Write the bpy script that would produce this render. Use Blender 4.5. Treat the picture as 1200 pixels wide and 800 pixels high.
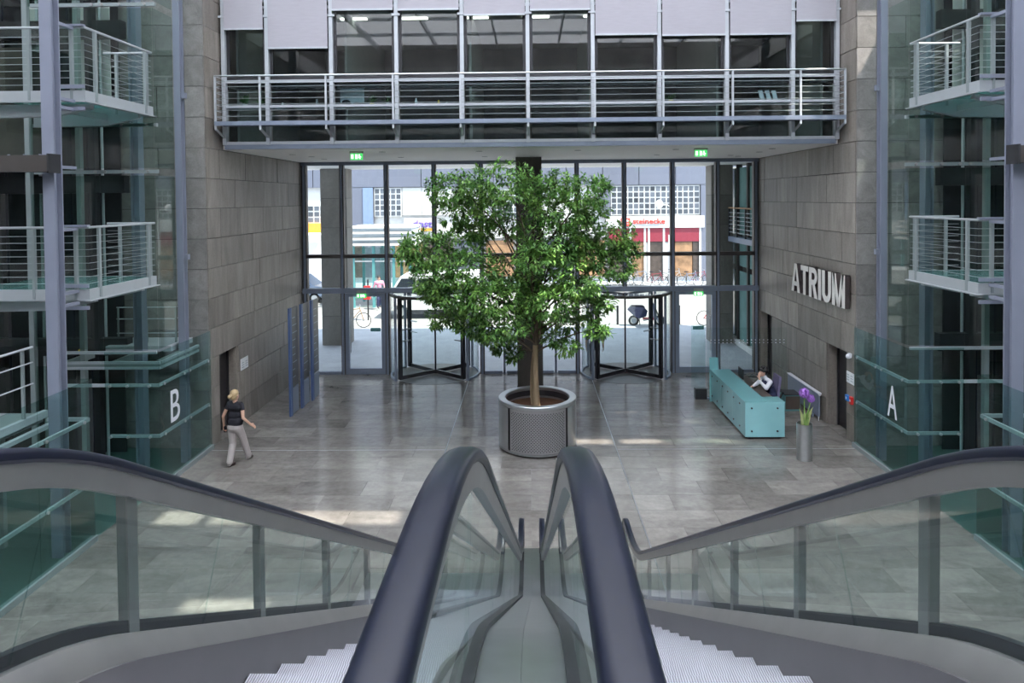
import bpy, bmesh, math, random
from mathutils import Vector, Matrix, Euler
random.seed(7)
for o in list(bpy.data.objects): bpy.data.objects.remove(o)
S = bpy.context.scene
COL = S.collection
R = math.radians

# ---------------------------------------------------------------- camera, sky, sun, exposure
cam = bpy.data.cameras.new('camera'); camo = bpy.data.objects.new('camera', cam); COL.objects.link(camo)
cam.sensor_width = 36; cam.lens = 24.0; cam.sensor_fit = 'HORIZONTAL'
cam.shift_x = -7.9/1200; cam.shift_y = -149.3/1200; cam.clip_end = 300; cam.clip_start = .05
yaw, pitch, roll = .0150, .0223, .0088
mw = Matrix.Rotation(yaw, 4, 'Z') @ Matrix.Rotation(math.pi/2 - pitch, 4, 'X') @ Matrix.Rotation(-roll, 4, 'Z')
camo.matrix_world = Matrix.Translation((0, 0, 5.77)) @ mw
S.camera = camo
W = bpy.data.worlds.new('sky'); S.world = W; W.use_nodes = True
bg = W.node_tree.nodes['Background']; bg.inputs[0].default_value = (.68, .80, 1, 1); bg.inputs[1].default_value = 1.25
sun = bpy.data.lights.new('sun', 'SUN'); sun.energy = 5.0; sun.angle = R(.6); sun.color = (1, .93, .82)
suno = bpy.data.objects.new('sun', sun); COL.objects.link(suno)
SUN = Vector((-.5, .3, -1)).normalized()
suno.rotation_euler = SUN.to_track_quat('-Z', 'Y').to_euler()
suno.location = (10, -6, 40)
S.view_settings.view_transform = 'Standard'; S.view_settings.look = 'None'
S.view_settings.gamma = 1; S.view_settings.use_curve_mapping = False
S.view_settings.exposure = 1.4

# ---------------------------------------------------------------- materials
def newmat(n):
    m = bpy.data.materials.new(n); m.use_nodes = True
    nt = m.node_tree; nt.nodes.clear()
    out = nt.nodes.new('ShaderNodeOutputMaterial')
    return m, nt, out
def nd(nt, t, **kw):
    n = nt.nodes.new('ShaderNode' + t)
    for k, v in kw.items():
        if k.startswith('i_'):
            key = k[2:]
            key = int(key) if key.isdigit() else key.replace('_', ' ')
            n.inputs[key].default_value = v
        else: setattr(n, k, v)
    return n
def c4(c): return (c[0], c[1], c[2], 1)
def pmat(n, col, rough=.5, metal=0, var=.06, scale=6, spec=.5, bump=0, bscale=None, vari=0, coat=0, trans=0, stretch=(1, 1, 1)):
    """painted / plain surface with a soft procedural tone variation"""
    m, nt, out = newmat(n)
    b = nd(nt, 'BsdfPrincipled', i_Roughness=rough, i_Metallic=metal)
    b.inputs['Specular IOR Level'].default_value = spec
    if coat: b.inputs['Coat Weight'].default_value = coat
    if trans: b.inputs['Transmission Weight'].default_value = trans
    g = nd(nt, 'NewGeometry'); mp = nd(nt, 'Mapping'); mp.inputs['Scale'].default_value = stretch
    nt.links.new(g.outputs['Position'], mp.inputs[0])
    nz = nd(nt, 'TexNoise', i_Scale=scale, i_Detail=4); nt.links.new(mp.outputs[0], nz.inputs['Vector'])
    ml = nd(nt, 'MapRange'); ml.inputs['To Min'].default_value = 1-var*2; ml.inputs['To Max'].default_value = 1+var*2
    nt.links.new(nz.outputs[0], ml.inputs[0])
    hs = nd(nt, 'HueSaturation', i_Color=c4(col)); 
    if vari:
        oi = nd(nt, 'ObjectInfo'); mr = nd(nt, 'MapRange'); mr.inputs['To Min'].default_value = 1-vari; mr.inputs['To Max'].default_value = 1+vari
        nt.links.new(oi.outputs['Random'], mr.inputs[0])
        mu = nd(nt, 'Math', operation='MULTIPLY'); nt.links.new(mr.outputs[0], mu.inputs[0]); nt.links.new(ml.outputs[0], mu.inputs[1])
        nt.links.new(mu.outputs[0], hs.inputs['Value'])
    else: nt.links.new(ml.outputs[0], hs.inputs['Value'])
    nt.links.new(hs.outputs[0], b.inputs['Base Color'])
    if bump:
        n2 = nd(nt, 'TexNoise', i_Scale=bscale or scale*4, i_Detail=5); nt.links.new(mp.outputs[0], n2.inputs['Vector'])
        bp = nd(nt, 'Bump', i_Strength=bump, i_Distance=.02); nt.links.new(n2.outputs[0], bp.inputs['Height']); nt.links.new(bp.outputs[0], b.inputs['Normal'])
    nt.links.new(b.outputs[0], out.inputs[0]); return m
def stone(n, c1, c2, rough, vari, streak=(2.5, 2.5, .5), scale=1.6, fine=18, bump=.1, spec=.5, hue=.0):
    m, nt, out = newmat(n)
    b = nd(nt, 'BsdfPrincipled', i_Roughness=rough); b.inputs['Specular IOR Level'].default_value = spec
    g = nd(nt, 'NewGeometry'); oi = nd(nt, 'ObjectInfo')
    off = nd(nt, 'VectorMath', operation='SCALE', i_0=(31, 17, 23)); nt.links.new(oi.outputs['Random'], off.inputs['Scale'])
    ad = nd(nt, 'VectorMath', operation='ADD'); nt.links.new(g.outputs['Position'], ad.inputs[0]); nt.links.new(off.outputs[0], ad.inputs[1])
    mp = nd(nt, 'Mapping'); mp.inputs['Scale'].default_value = streak; nt.links.new(ad.outputs[0], mp.inputs[0])
    n1 = nd(nt, 'TexNoise', i_Scale=scale, i_Detail=6, i_Roughness=.62, i_Distortion=.8); nt.links.new(mp.outputs[0], n1.inputs['Vector'])
    n2 = nd(nt, 'TexNoise', i_Scale=fine, i_Detail=5, i_Roughness=.7); nt.links.new(ad.outputs[0], n2.inputs['Vector'])
    mx = nd(nt, 'Mix', data_type='FLOAT', i_0=.38); nt.links.new(n1.outputs[0], mx.inputs[2]); nt.links.new(n2.outputs[0], mx.inputs[3])
    cr = nd(nt, 'ValToRGB'); cr.color_ramp.elements[0].position = .33; cr.color_ramp.elements[1].position = .68
    cr.color_ramp.elements[0].color = c4(c1); cr.color_ramp.elements[1].color = c4(c2); nt.links.new(mx.outputs[0], cr.inputs[0])
    hs = nd(nt, 'HueSaturation'); mr = nd(nt, 'MapRange'); mr.inputs['To Min'].default_value = 1-vari; mr.inputs['To Max'].default_value = 1+vari
    nt.links.new(oi.outputs['Random'], mr.inputs[0]); nt.links.new(mr.outputs[0], hs.inputs['Value']); nt.links.new(cr.outputs[0], hs.inputs['Color'])
    nt.links.new(hs.outputs[0], b.inputs['Base Color'])
    bp = nd(nt, 'Bump', i_Strength=bump, i_Distance=.01); nt.links.new(n2.outputs[0], bp.inputs['Height']); nt.links.new(bp.outputs[0], b.inputs['Normal'])
    rr = nd(nt, 'MapRange'); rr.inputs['To Min'].default_value = rough*.75; rr.inputs['To Max'].default_value = rough*1.3
    nt.links.new(n2.outputs[0], rr.inputs[0]); nt.links.new(rr.outputs[0], b.inputs['Roughness'])
    nt.links.new(b.outputs[0], out.inputs[0]); return m
def glass(n, tint, refl=1.0, rough=0.0, ior=1.5, haze=None):
    """thin architectural pane: tinted see-through plus Fresnel reflection; haze = (colour, amount) adds a frosted share"""
    m, nt, out = newmat(n)
    t = nd(nt, 'BsdfTransparent', i_Color=c4(tint)); gl = nd(nt, 'BsdfGlossy', i_Color=(refl, refl, refl, 1), i_Roughness=rough)
    fr = nd(nt, 'Fresnel', i_IOR=ior); mx = nd(nt, 'MixShader')
    ge = nd(nt, 'NewGeometry'); iv = nd(nt, 'Math', operation='SUBTRACT', i_0=1.0); nt.links.new(ge.outputs['Backfacing'], iv.inputs[1])
    fm = nd(nt, 'Math', operation='MULTIPLY'); nt.links.new(fr.outputs[0], fm.inputs[0]); nt.links.new(iv.outputs[0], fm.inputs[1])  # Fresnel on the entry face only
    nt.links.new(fm.outputs[0], mx.inputs[0])
    base = t.outputs[0]
    if haze:
        d = nd(nt, 'BsdfDiffuse', i_Color=c4(haze[0])); tr = nd(nt, 'BsdfTranslucent', i_Color=c4(haze[0]))
        m1 = nd(nt, 'MixShader', i_0=.4); nt.links.new(d.outputs[0], m1.inputs[1]); nt.links.new(tr.outputs[0], m1.inputs[2])
        m2 = nd(nt, 'MixShader', i_0=haze[1]); nt.links.new(t.outputs[0], m2.inputs[1]); nt.links.new(m1.outputs[0], m2.inputs[2])
        base = m2.outputs[0]
    nt.links.new(base, mx.inputs[1]); nt.links.new(gl.outputs[0], mx.inputs[2]); nt.links.new(mx.outputs[0], out.inputs[0])
    return m
def emit(n, col, s):
    m, nt, out = newmat(n); e = nd(nt, 'Emission', i_Color=c4(col), i_Strength=s); nt.links.new(e.outputs[0], out.inputs[0]); return m
def frosted_roof(n):
    m, nt, out = newmat(n); tr = nd(nt, 'BsdfTranslucent', i_Color=(.92, .93, .95, 1)); d = nd(nt, 'BsdfDiffuse', i_Color=(.8, .82, .85, 1))
    mx = nd(nt, 'MixShader', i_0=.10); nt.links.new(tr.outputs[0], mx.inputs[1]); nt.links.new(d.outputs[0], mx.inputs[2]); nt.links.new(mx.outputs[0], out.inputs[0]); return m
def ribbed(n, col, rough, metal, freq, axis='X'):
    m, nt, out = newmat(n); b = nd(nt, 'BsdfPrincipled', i_Roughness=rough, i_Metallic=metal)
    g = nd(nt, 'NewGeometry'); w = nd(nt, 'TexWave', i_Scale=freq, bands_direction=axis); nt.links.new(g.outputs['Position'], w.inputs['Vector'])
    cr = nd(nt, 'ValToRGB'); cr.color_ramp.elements[0].color = c4([c*.5 for c in col]); cr.color_ramp.elements[1].color = c4(col); cr.color_ramp.elements[0].position = .2; cr.color_ramp.elements[1].position = .6
    nt.links.new(w.outputs[0], cr.inputs[0]); nt.links.new(cr.outputs[0], b.inputs['Base Color'])
    bp = nd(nt, 'Bump', i_Strength=.5, i_Distance=.01); nt.links.new(w.outputs[0], bp.inputs['Height']); nt.links.new(bp.outputs[0], b.inputs['Normal'])
    nt.links.new(b.outputs[0], out.inputs[0]); return m
M = dict(
    wall=stone('wall_stone', (.145, .126, .110), (.32, .288, .256), .42, .2, (2.6, 2.6, .45), 1.4, 22),
    pier=stone('pier_stone', (.165, .155, .15), (.31, .295, .285), .5, .16, (1.2, 1.2, 1.2), 2.6, 30),
    joint=pmat('joint', (.03, .03, .03), .9),
    tile=stone('floor_stone', (.116, .107, .098), (.258, .242, .224), .15, .2, (.8, 1.5, 1), 1.5, 9, .02, .6),
    grout=pmat('grout', (.16, .155, .15), .8),
    strip=pmat('metal_strip', (.5, .52, .55), .35, .8),
    steel=pmat('painted_steel', (.235, .255, .325), .42, .1, .04, 3),
    bsteel=pmat('balcony_steel', (.38, .41, .43), .4, .15, .03), steel2=pmat('grey_green_steel', (.25, .29, .295), .42, .1, .04, 3),
    white=pmat('white_paint', (.72, .74, .8), .4, 0, .03),
    wsteel=pmat('white_steel', (.50, .53, .57), .38, .15, .03),
    stain=pmat('stainless', (.52, .54, .56), .28, .9, .05, 10),
    **{'return': pmat('letter_return', (.07, .055, .055), .5, .2)}, skirt=pmat('skirt_steel', (.13, .125, .13), .4, .4, .05, 5), stain_l=pmat('bright_steel', (.86, .83, .80), .45, .25, .04, 3),
    stain_d=pmat('dull_stainless', (.36, .355, .35), .38, .75, .06, 5),
    dark=pmat('dark_metal', (.035, .035, .04), .4, .3),
    bronze=pmat('bronze_frame', (.085, .075, .07), .45, .4),
    gframe=pmat('blue_grey_frame', (.24, .28, .36), .4, .3),
    black=pmat('black_rubber', (.009, .011, .022), .28, 0, .03, 8, .3),  # blue cast in the black stands in for sky reflected on the handrails
    column=stone('dark_column', (.045, .039, .034), (.085, .075, .066), .4, .1),
    soffit=pmat('soffit_plaster', (.9, .88, .86), .7, 0, .02),
    gclear=glass('clear_glass', (.94, .97, .96), .9),
    gbal=glass('balustrade_glass', (.86, .93, .92), 1.0, 0.0, 1.6),
    ggreen=glass('green_glass', (.76, .84, .81), .8, 0, 1.5),
    gscreen=glass('screen_glass', (.74, .85, .83), .9, 0, 1.5),
    gteal=glass('teal_floor_glass', (.35, .62, .58), .9, .05, 1.5, ((.25, .52, .50), .55)),
    gdesk=pmat('teal_enamel_glass', (.27, .55, .58), .12, 0, .08, 1.5, .6, coat=.6),
    gdesk2=glass('desk_glass', (.55, .85, .83), 1.0, .02, 1.5, ((.36, .69, .72), .7)),
    goffice=glass('office_glass', (.74, .82, .82), 1.0, 0, 1.65),
    roof=frosted_roof('frosted_roof_glass'),
    blind=pmat('blind_fabric', (.40, .385, .43), .8, 0, .04, 4, stretch=(1, 1, 6)),
    doorw=pmat('dark_door', (.03, .028, .03), .4),
    leaf=None,
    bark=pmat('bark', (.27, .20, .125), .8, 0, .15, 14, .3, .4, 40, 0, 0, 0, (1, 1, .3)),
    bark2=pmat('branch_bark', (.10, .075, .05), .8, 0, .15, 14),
    soil=pmat('soil', (.10, .048, .028), .95, 0, .25, 20, .2, .6, 30),
    blue=pmat('blue_post', (.09, .14, .29), .35, .3),
    panel=pmat('directory_panel', (.085, .082, .085), .35, .1, .15, 5),
    skin=pmat('skin', (.55, .33, .24), .5), hairb=pmat('blonde_hair', (.42, .31, .17), .5, 0, .2, 30),
    hairk=pmat('black_hair', (.02, .018, .018), .5, 0, .15, 30),
    tee=pmat('black_tee', (.014, .014, .022), .8), trou=pmat('beige_trousers', (.40, .36, .35), .8, 0, .06, 12),
    navy=pmat('navy_cloth', (.03, .035, .09), .8), shirt=pmat('white_shirt', (.75, .76, .82), .7), shoe=pmat('shoe', (.05, .03, .03), .5),
    red=pmat('red', (.6, .03, .03), .4), bluep=pmat('blue_plastic', (.03, .22, .65), .35), paper=pmat('paper', (.8, .82, .84), .6),
    paper_g=pmat('print_grey', (.35, .4, .45), .6),
    yellow=pmat('yellow', (.7, .5, .03), .4), orange=pmat('orange', (.9, .35, .05), .5), purple=pmat('purple_flower', (.36, .17, .55), .7, 0, .2, 60),
    purpt=pmat('purple_letter', (.16, .10, .45), .5), chair=pmat('chair_fabric', (.16, .14, .24), .8),
    stem=pmat('stem_green', (.22, .36, .10), .6), sleaf=pmat('pale_leaf', (.42, .48, .2), .6), plant=pmat('plant_green', (.07, .18, .05), .6),
    pave=stone('paving', (.32, .33, .36), (.44, .45, .48), .6, .05, (1, 1, 1), 1.0, 6, .05),
    road=stone('asphalt', (.24, .235, .23), (.31, .30, .29), .85, .05, (1, 1, 1), .7, 9, .1),
    concrete=stone('concrete', (.17, .155, .135), (.28, .26, .235), .8, .08, (1, 1, .4), 1.2, 10),
    louvre=pmat('metal_cladding', (.17, .18, .23), .5, .3, .03, 2, vari=.1),
    fwhite=pmat('white_render', (.62, .61, .60), .7, 0, .03), fpane=pmat('wing_pane', (.20, .34, .32), .08, 0, .2, 1.2), fwin=pmat('far_pane', (.09, .10, .12), .15, 0, .3, 2, vari=.5),
    fred=pmat('shop_red', (.26, .03, .05), .4), fbrown=pmat('shop_brown', (.30, .17, .09), .6, 0, .5, 2.2), fdark=pmat('shop_dark', (.08, .06, .05), .4, 0, .4, 3),
    tfloor=pmat('tower_floor', (.045, .10, .09), .3), wire=pmat('wire_steel', (.33, .37, .38), .4, .5), teal=pmat('teal_paint', (.10, .30, .31), .4), sred=pmat('sign_red', (.75, .07, .05), .5), exitg=emit('exit_green', (.05, .42, .10), .75), exitw=emit('exit_white', (.85, 1, .88), .9),
    lampw=emit('lamp_glow', (1, .95, .85), 2.6),
    carblue=pmat('car_paint', (.22, .28, .40), .2, .4), vanw=pmat('van_white', (.8, .8, .8), .3), tyre=pmat('tyre', (.02, .02, .02), .8), cglass=pmat('car_glass', (.03, .04, .05), .08),
    step=ribbed('step_metal', (.55, .55, .62), .45, .5, 26), stepr=ribbed('riser_metal', (.30, .30, .34), .45, .5, 26),
    perf=None, wood=pmat('wood', (.3, .17, .08), .6, 0, .2, 5), offw=pmat('office_wall', (.42, .42, .40), .8), offf=pmat('office_floor', (.12, .12, .13), .8),
    offb=pmat('office_back', (.20, .20, .20), .8, 0, .3, 1.2), screen=pmat('monitor_grey', (.45, .5, .55), .4), ped1=pmat('pink_cloth', (.6, .25, .35), .8), ped2=pmat('grey_cloth', (.08, .085, .09), .8), ped3=pmat('dark_jeans', (.06, .075, .11), .8),
)
def leafmat():
    m, nt, out = newmat('leaf_green')
    b = nd(nt, 'BsdfPrincipled', i_Roughness=.42); tr = nd(nt, 'BsdfTranslucent')
    oi = nd(nt, 'ObjectInfo'); g = nd(nt, 'NewGeometry')
    nz = nd(nt, 'TexNoise', i_Scale=3.0, i_Detail=2); nt.links.new(g.outputs['Position'], nz.inputs['Vector'])
    wn = nd(nt, 'TexNoise', i_Scale=34.0, i_Detail=1); nt.links.new(g.outputs['Position'], wn.inputs['Vector'])
    ad = nd(nt, 'Math', operation='ADD'); nt.links.new(nz.outputs[0], ad.inputs[0]); nt.links.new(wn.outputs[0], ad.inputs[1])
    cr = nd(nt, 'ValToRGB'); e = cr.color_ramp.elements; e[0].position = .36; e[0].color = (.042, .13, .034, 1); e[1].position = .68; e[1].color = (.33, .52, .11, 1)
    k = e.new(.5); k.color = (.13, .29, .07, 1)
    md = nd(nt, 'Math', operation='MULTIPLY', i_1=.5); nt.links.new(ad.outputs[0], md.inputs[0]); nt.links.new(md.outputs[0], cr.inputs[0])
    nt.links.new(cr.outputs[0], b.inputs['Base Color']); nt.links.new(cr.outputs[0], tr.inputs[0])
    mx = nd(nt, 'MixShader', i_0=.3); nt.links.new(b.outputs[0], mx.inputs[1]); nt.links.new(tr.outputs[0], mx.inputs[2]); nt.links.new(mx.outputs[0], out.inputs[0]); return m
M['leaf'] = leafmat()

# ---------------------------------------------------------------- mesh helpers
class MB:
    def __init__(s): s.v = []; s.f = []
    def add(s, vs, fs):
        n = len(s.v); s.v += [tuple(v) for v in vs]; s.f += [tuple(i+n for i in f) for f in fs]; return s
    def box(s, x0, x1, y0, y1, z0, z1):
        x0, x1 = min(x0, x1), max(x0, x1); y0, y1 = min(y0, y1), max(y0, y1); z0, z1 = min(z0, z1), max(z0, z1)
        return s.add([(x0,y0,z0),(x1,y0,z0),(x1,y1,z0),(x0,y1,z0),(x0,y0,z1),(x1,y0,z1),(x1,y1,z1),(x0,y1,z1)],
                     [(0,3,2,1),(4,5,6,7),(0,1,5,4),(1,2,6,5),(2,3,7,6),(3,0,4,7)])
    def cyl(s, p0, p1, r, n=8, r1=None):
        p0, p1 = Vector(p0), Vector(p1); d = (p1-p0).normalized(); r1 = r if r1 is None else r1
        a = d.orthogonal().normalized(); b = d.cross(a)
        vs = []
        for p, q in ((p0, r), (p1, r1)):
            for k in range(n):
                t = 2*math.pi*k/n; vs.append(p + (a*math.cos(t)+b*math.sin(t))*q)
        return s.add(vs, [(k, (k+1) % n, n+(k+1) % n, n+k) for k in range(n)] + [tuple(range(n))[::-1], tuple(range(n, 2*n))])
    def bar(s, p0, p1, w, h, up=(0, 0, 1)):
        """rectangular bar from p0 to p1, w wide, h high along up"""
        p0, p1 = Vector(p0), Vector(p1); d = (p1-p0).normalized(); u = Vector(up); u = (u-d*u.dot(d)).normalized(); a = d.cross(u)
        vs = [p + a*w/2*i + u*h/2*j for p in (p0, p1) for i, j in ((-1,-1),(1,-1),(1,1),(-1,1))]
        return s.add(vs, [(0,1,2,3),(7,6,5,4),(0,4,5,1),(1,5,6,2),(2,6,7,3),(3,7,4,0)])
    def tube(s, pts, r, n=8, closed=False, rs=None):
        pts = [Vector(p) for p in pts]; m = len(pts); up = None; rings = []
        for i, p in enumerate(pts):
            if closed: d = pts[(i+1) % m]-pts[i-1]
            else: d = pts[min(i+1, m-1)]-pts[max(i-1, 0)]
            d.normalize()
            if up is None: up = d.orthogonal().normalized()
            up = (up-d*up.dot(d)); up = up.normalized() if up.length > 1e-6 else d.orthogonal().normalized(); b = d.cross(up)
            q = rs[i] if rs else r
            rings.append([p+(up*math.cos(2*math.pi*k/n)+b*math.sin(2*math.pi*k/n))*q for k in range(n)])
        vs = [v for g in rings for v in g]; fs = []
        for i in range(m if closed else m-1):
            j = (i+1) % m
            fs += [(i*n+k, i*n+(k+1) % n, j*n+(k+1) % n, j*n+k) for k in range(n)]
        if not closed: fs += [tuple(range(n))[::-1], tuple(range((m-1)*n, m*n))]
        return s.add(vs, fs)
    def prism(s, poly, axis, a, b):
        """extrude a 2-D polygon along axis ('x','y','z') between a and b; poly coordinates are the other two axes in order"""
        n = len(poly)
        def p(u, v, w): return {'x': (w, u, v), 'y': (u, w, v), 'z': (u, v, w)}[axis]
        vs = [p(u, v, a) for u, v in poly]+[p(u, v, b) for u, v in poly]
        return s.add(vs, [tuple(range(n)), tuple(range(n, 2*n))[::-1]] + [(k, n+k, n+(k+1) % n, (k+1) % n) for k in range(n)])
    def lathe(s, prof, c, n=32):
        vs = []; m = len(prof)
        for k in range(n):
            t = 2*math.pi*k/n
            vs += [(c[0]+r*math.cos(t), c[1]+r*math.sin(t), c[2]+z) for r, z in prof]
        fs = [(k*m+i, ((k+1) % n)*m+i, ((k+1) % n)*m+i+1, k*m+i+1) for k in range(n) for i in range(m-1)]
        return s.add(vs, fs)
    def sweep(s, path, sec, frames=None):
        """sweep closed section (list of (a,b)) along YZ-plane path: a is X offset, b along the path normal; path = [(x,y,z)]"""
        m = len(path); n = len(sec); vs = []
        for i, p in enumerate(path):
            q0 = Vector(path[max(i-1, 0)]); q1 = Vector(path[min(i+1, m-1)]); d = (q1-q0).normalized()
            nn = Vector((0, -d.z, d.y))
            vs += [Vector(p)+Vector((a, 0, 0))+nn*b for a, b in sec]
        fs = [(i*n+k, i*n+(k+1) % n, (i+1)*n+(k+1) % n, (i+1)*n+k) for i in range(m-1) for k in range(n)]
        fs += [tuple(range(n))[::-1], tuple(range((m-1)*n, m*n))]
        return s.add(vs, fs)
    def ball(s, c, r, n=10, sc=(1, 1, 1)):
        vs = [(c[0], c[1], c[2]+r*sc[2])]; h = n//2
        for i in range(1, h):
            a = math.pi*i/h
            vs += [(c[0]+r*sc[0]*math.sin(a)*math.cos(2*math.pi*k/n), c[1]+r*sc[1]*math.sin(a)*math.sin(2*math.pi*k/n), c[2]+r*sc[2]*math.cos(a)) for k in range(n)]
        vs.append((c[0], c[1], c[2]-r*sc[2])); L = len(vs)-1
        fs = [(0, 1+k, 1+(k+1) % n) for k in range(n)]
        for i in range(h-2):
            fs += [(1+i*n+k, 1+(i+1)*n+k, 1+(i+1)*n+(k+1) % n, 1+i*n+(k+1) % n) for k in range(n)]
        fs += [(L, 1+(h-2)*n+(k+1) % n, 1+(h-2)*n+k) for k in range(n)]
        return s.add(vs, fs)
    def build(s, name, mat, parent=None, smooth=False, kind=None):
        me = bpy.data.meshes.new(name); off = world_off(parent)
        me.from_pydata([(v[0]-off[0], v[1]-off[1], v[2]-off[2]) for v in s.v], [], s.f)
        bm = bmesh.new(); bm.from_mesh(me); bmesh.ops.recalc_face_normals(bm, faces=bm.faces); bm.to_mesh(me); bm.free()
        me.materials.append(M[mat] if isinstance(mat, str) else mat)
        if smooth:
            me.polygons.foreach_set('use_smooth', [True]*len(me.polygons))
            try: me.set_sharp_from_angle(angle=R(40))
            except Exception: pass
        o = bpy.data.objects.new(name, me); COL.objects.link(o)
        if parent: o.parent = parent
        if kind: o['kind'] = kind
        return o
def world_off(p):
    v = Vector((0, 0, 0))
    while p: v += p.location; p = p.parent
    return v
def B(name, mat, parent, *b, kind=None): return MB().box(*b).build(name, mat, parent, kind=kind)
def tag(o, label, cat=None, group=None):
    o['label'] = label
    if cat: o['category'] = cat
    if group: o['group'] = group
    return o
def thing(name, label, cat, loc=(0, 0, 0), group=None):
    o = bpy.data.objects.new(name, None); COL.objects.link(o); o.location = loc; o.empty_display_size = .1
    return tag(o, label, cat, group)
def struct(name, label=None, loc=(0, 0, 0)):
    o = bpy.data.objects.new(name, None); COL.objects.link(o); o.location = loc; o.empty_display_size = .1; o['kind'] = 'structure'
    if label: o['label'] = label
    return o
def copy_tree(o, parent=None):
    c = o.copy(); COL.objects.link(c); c.parent = parent
    for ch in list(o.children): copy_tree(ch, c)
    return c
UNIT = {}
def piece(name, mat, parent, x0, x1, y0, y1, z0, z1):
    """an axis-aligned slab that shares one unit-cube mesh with its kind"""
    key = mat
    if key not in UNIT:
        me = bpy.data.meshes.new(name); mb = MB().box(-.5, .5, -.5, .5, -.5, .5); me.from_pydata(mb.v, [], mb.f); me.materials.append(M[mat]); UNIT[key] = me
    o = bpy.data.objects.new(name, UNIT[key]); COL.objects.link(o); o.parent = parent; w = world_off(parent)
    o.location = ((x0+x1)/2-w[0], (y0+y1)/2-w[1], (z0+z1)/2-w[2]); o.scale = (abs(x1-x0), abs(y1-y0), abs(z1-z0)); return o
def text_mesh(txt, bold=.0):
    cu = bpy.data.curves.new('lettering', 'FONT'); cu.body = txt; cu.size = 1; cu.offset = bold; cu.resolution_u = 4
    o = bpy.data.objects.new('lettering', cu); COL.objects.link(o); bpy.context.view_layer.update()
    me = bpy.data.meshes.new_from_object(o.evaluated_get(bpy.context.evaluated_depsgraph_get()))
    bpy.data.objects.remove(o); bpy.data.curves.remove(cu); return me
def letters(txt, org, ux, uy, un, width, height, depth, mat, name, parent, bold=.0):
    """flat lettering mesh fitted to width x height at org, extruded by depth along un"""
    me = text_mesh(txt, bold); xs = [v.co.x for v in me.vertices]; ys = [v.co.y for v in me.vertices]
    bm = bmesh.new(); bm.from_mesh(me)
    bmesh.ops.remove_doubles(bm, verts=bm.verts, dist=1e-4)
    ret = bmesh.ops.extrude_face_region(bm, geom=list(bm.faces))
    for g in ret['geom']:
        if isinstance(g, bmesh.types.BMVert): g.co.z += 1
    org, ux, uy, un = Vector(org), Vector(ux), Vector(uy), Vector(un); off = world_off(parent)
    for v in bm.verts:
        a = (v.co.x-min(xs))/(max(xs)-min(xs))*width; b = (v.co.y-min(ys))/(max(ys)-min(ys))*height
        v.co = org+ux*a+uy*b+un*depth*v.co.z-off
    bmesh.ops.recalc_face_normals(bm, faces=bm.faces)
    bm.to_mesh(me); bm.free(); me.materials.clear(); me.materials.append(M[mat]); me.name = name
    o = bpy.data.objects.new(name, me); COL.objects.link(o); o.parent = parent; return o
ORD = ['first', 'second', 'third', 'fourth', 'fifth', 'sixth', 'seventh', 'eighth', 'ninth', 'tenth', 'eleventh', 'twelfth']
# ---------------------------------------------------------------- room shell
DZ = .7078; JZ = [0]+[.651+DZ*k for k in range(22)]
def minus(rect, hole):
    a0, a1, z0, z1 = rect; h0, h1, k0, k1 = hole
    if h1 <= a0+.01 or h0 >= a1-.01 or k1 <= z0+.01 or k0 >= z1-.01: return [rect]
    out = []
    if h0 > a0+.02: out.append((a0, h0, z0, z1))
    if h1 < a1-.02: out.append((h1, a1, z0, z1))
    b0, b1 = max(a0, h0), min(a1, h1)
    if k0 > z0+.02: out.append((b0, b1, z0, k0))
    if k1 < z1-.02: out.append((b0, b1, k1, z1))
    return out
def rects(a0, a1, z0, z1, holes):
    rs = [(a0, a1, z0, z1)]
    for h in holes: rs = [q for r in rs for q in minus(r, h)]
    return rs
def cladding(parent, axis, face, out, a0, a1, z0, z1, cuts, holes, mat, th=.04, gap=.006):
    for k in range(len(JZ)-1):
        c0, c1 = max(JZ[k], z0), min(JZ[k+1], z1)
        if c1-c0 < .05: continue
        bs = [a0]+sorted(c for c in cuts(k) if a0+.1 < c < a1-.1)+[a1]
        for i in range(len(bs)-1):
            for r in rects(bs[i], bs[i+1], c0, c1, holes):
                if r[1]-r[0] < .04: continue
                j = random.uniform(-.004, .004)
                f0, f1 = face+j*0, face+out*th
                if axis == 'x': piece('stone_panel', mat, parent, f0+out*j, f1, r[0]+gap, r[1]-gap, r[2]+gap, r[3]-gap)
                else: piece('stone_panel', mat, parent, r[0]+gap, r[1]-gap, f0+out*abs(j), f1, r[2]+gap, r[3]-gap)
def backing(parent, axis, f0, f1, a0, a1, z0, z1, holes, mat='joint'):
    for r in rects(a0, a1, z0, z1, holes):
        if axis == 'x': B('backing', mat, parent, f0, f1, *r)
        else: B('backing', mat, parent, r[0], r[1], f0, f1, r[2], r[3])
ROOF = 16.0
DOORS = {-1: [(16.28, 17.35, 0, 2.067)], 1: [(16.22, 17.29, 0, 2.067), (21.2, 22.3, 0, 2.067)]}
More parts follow.
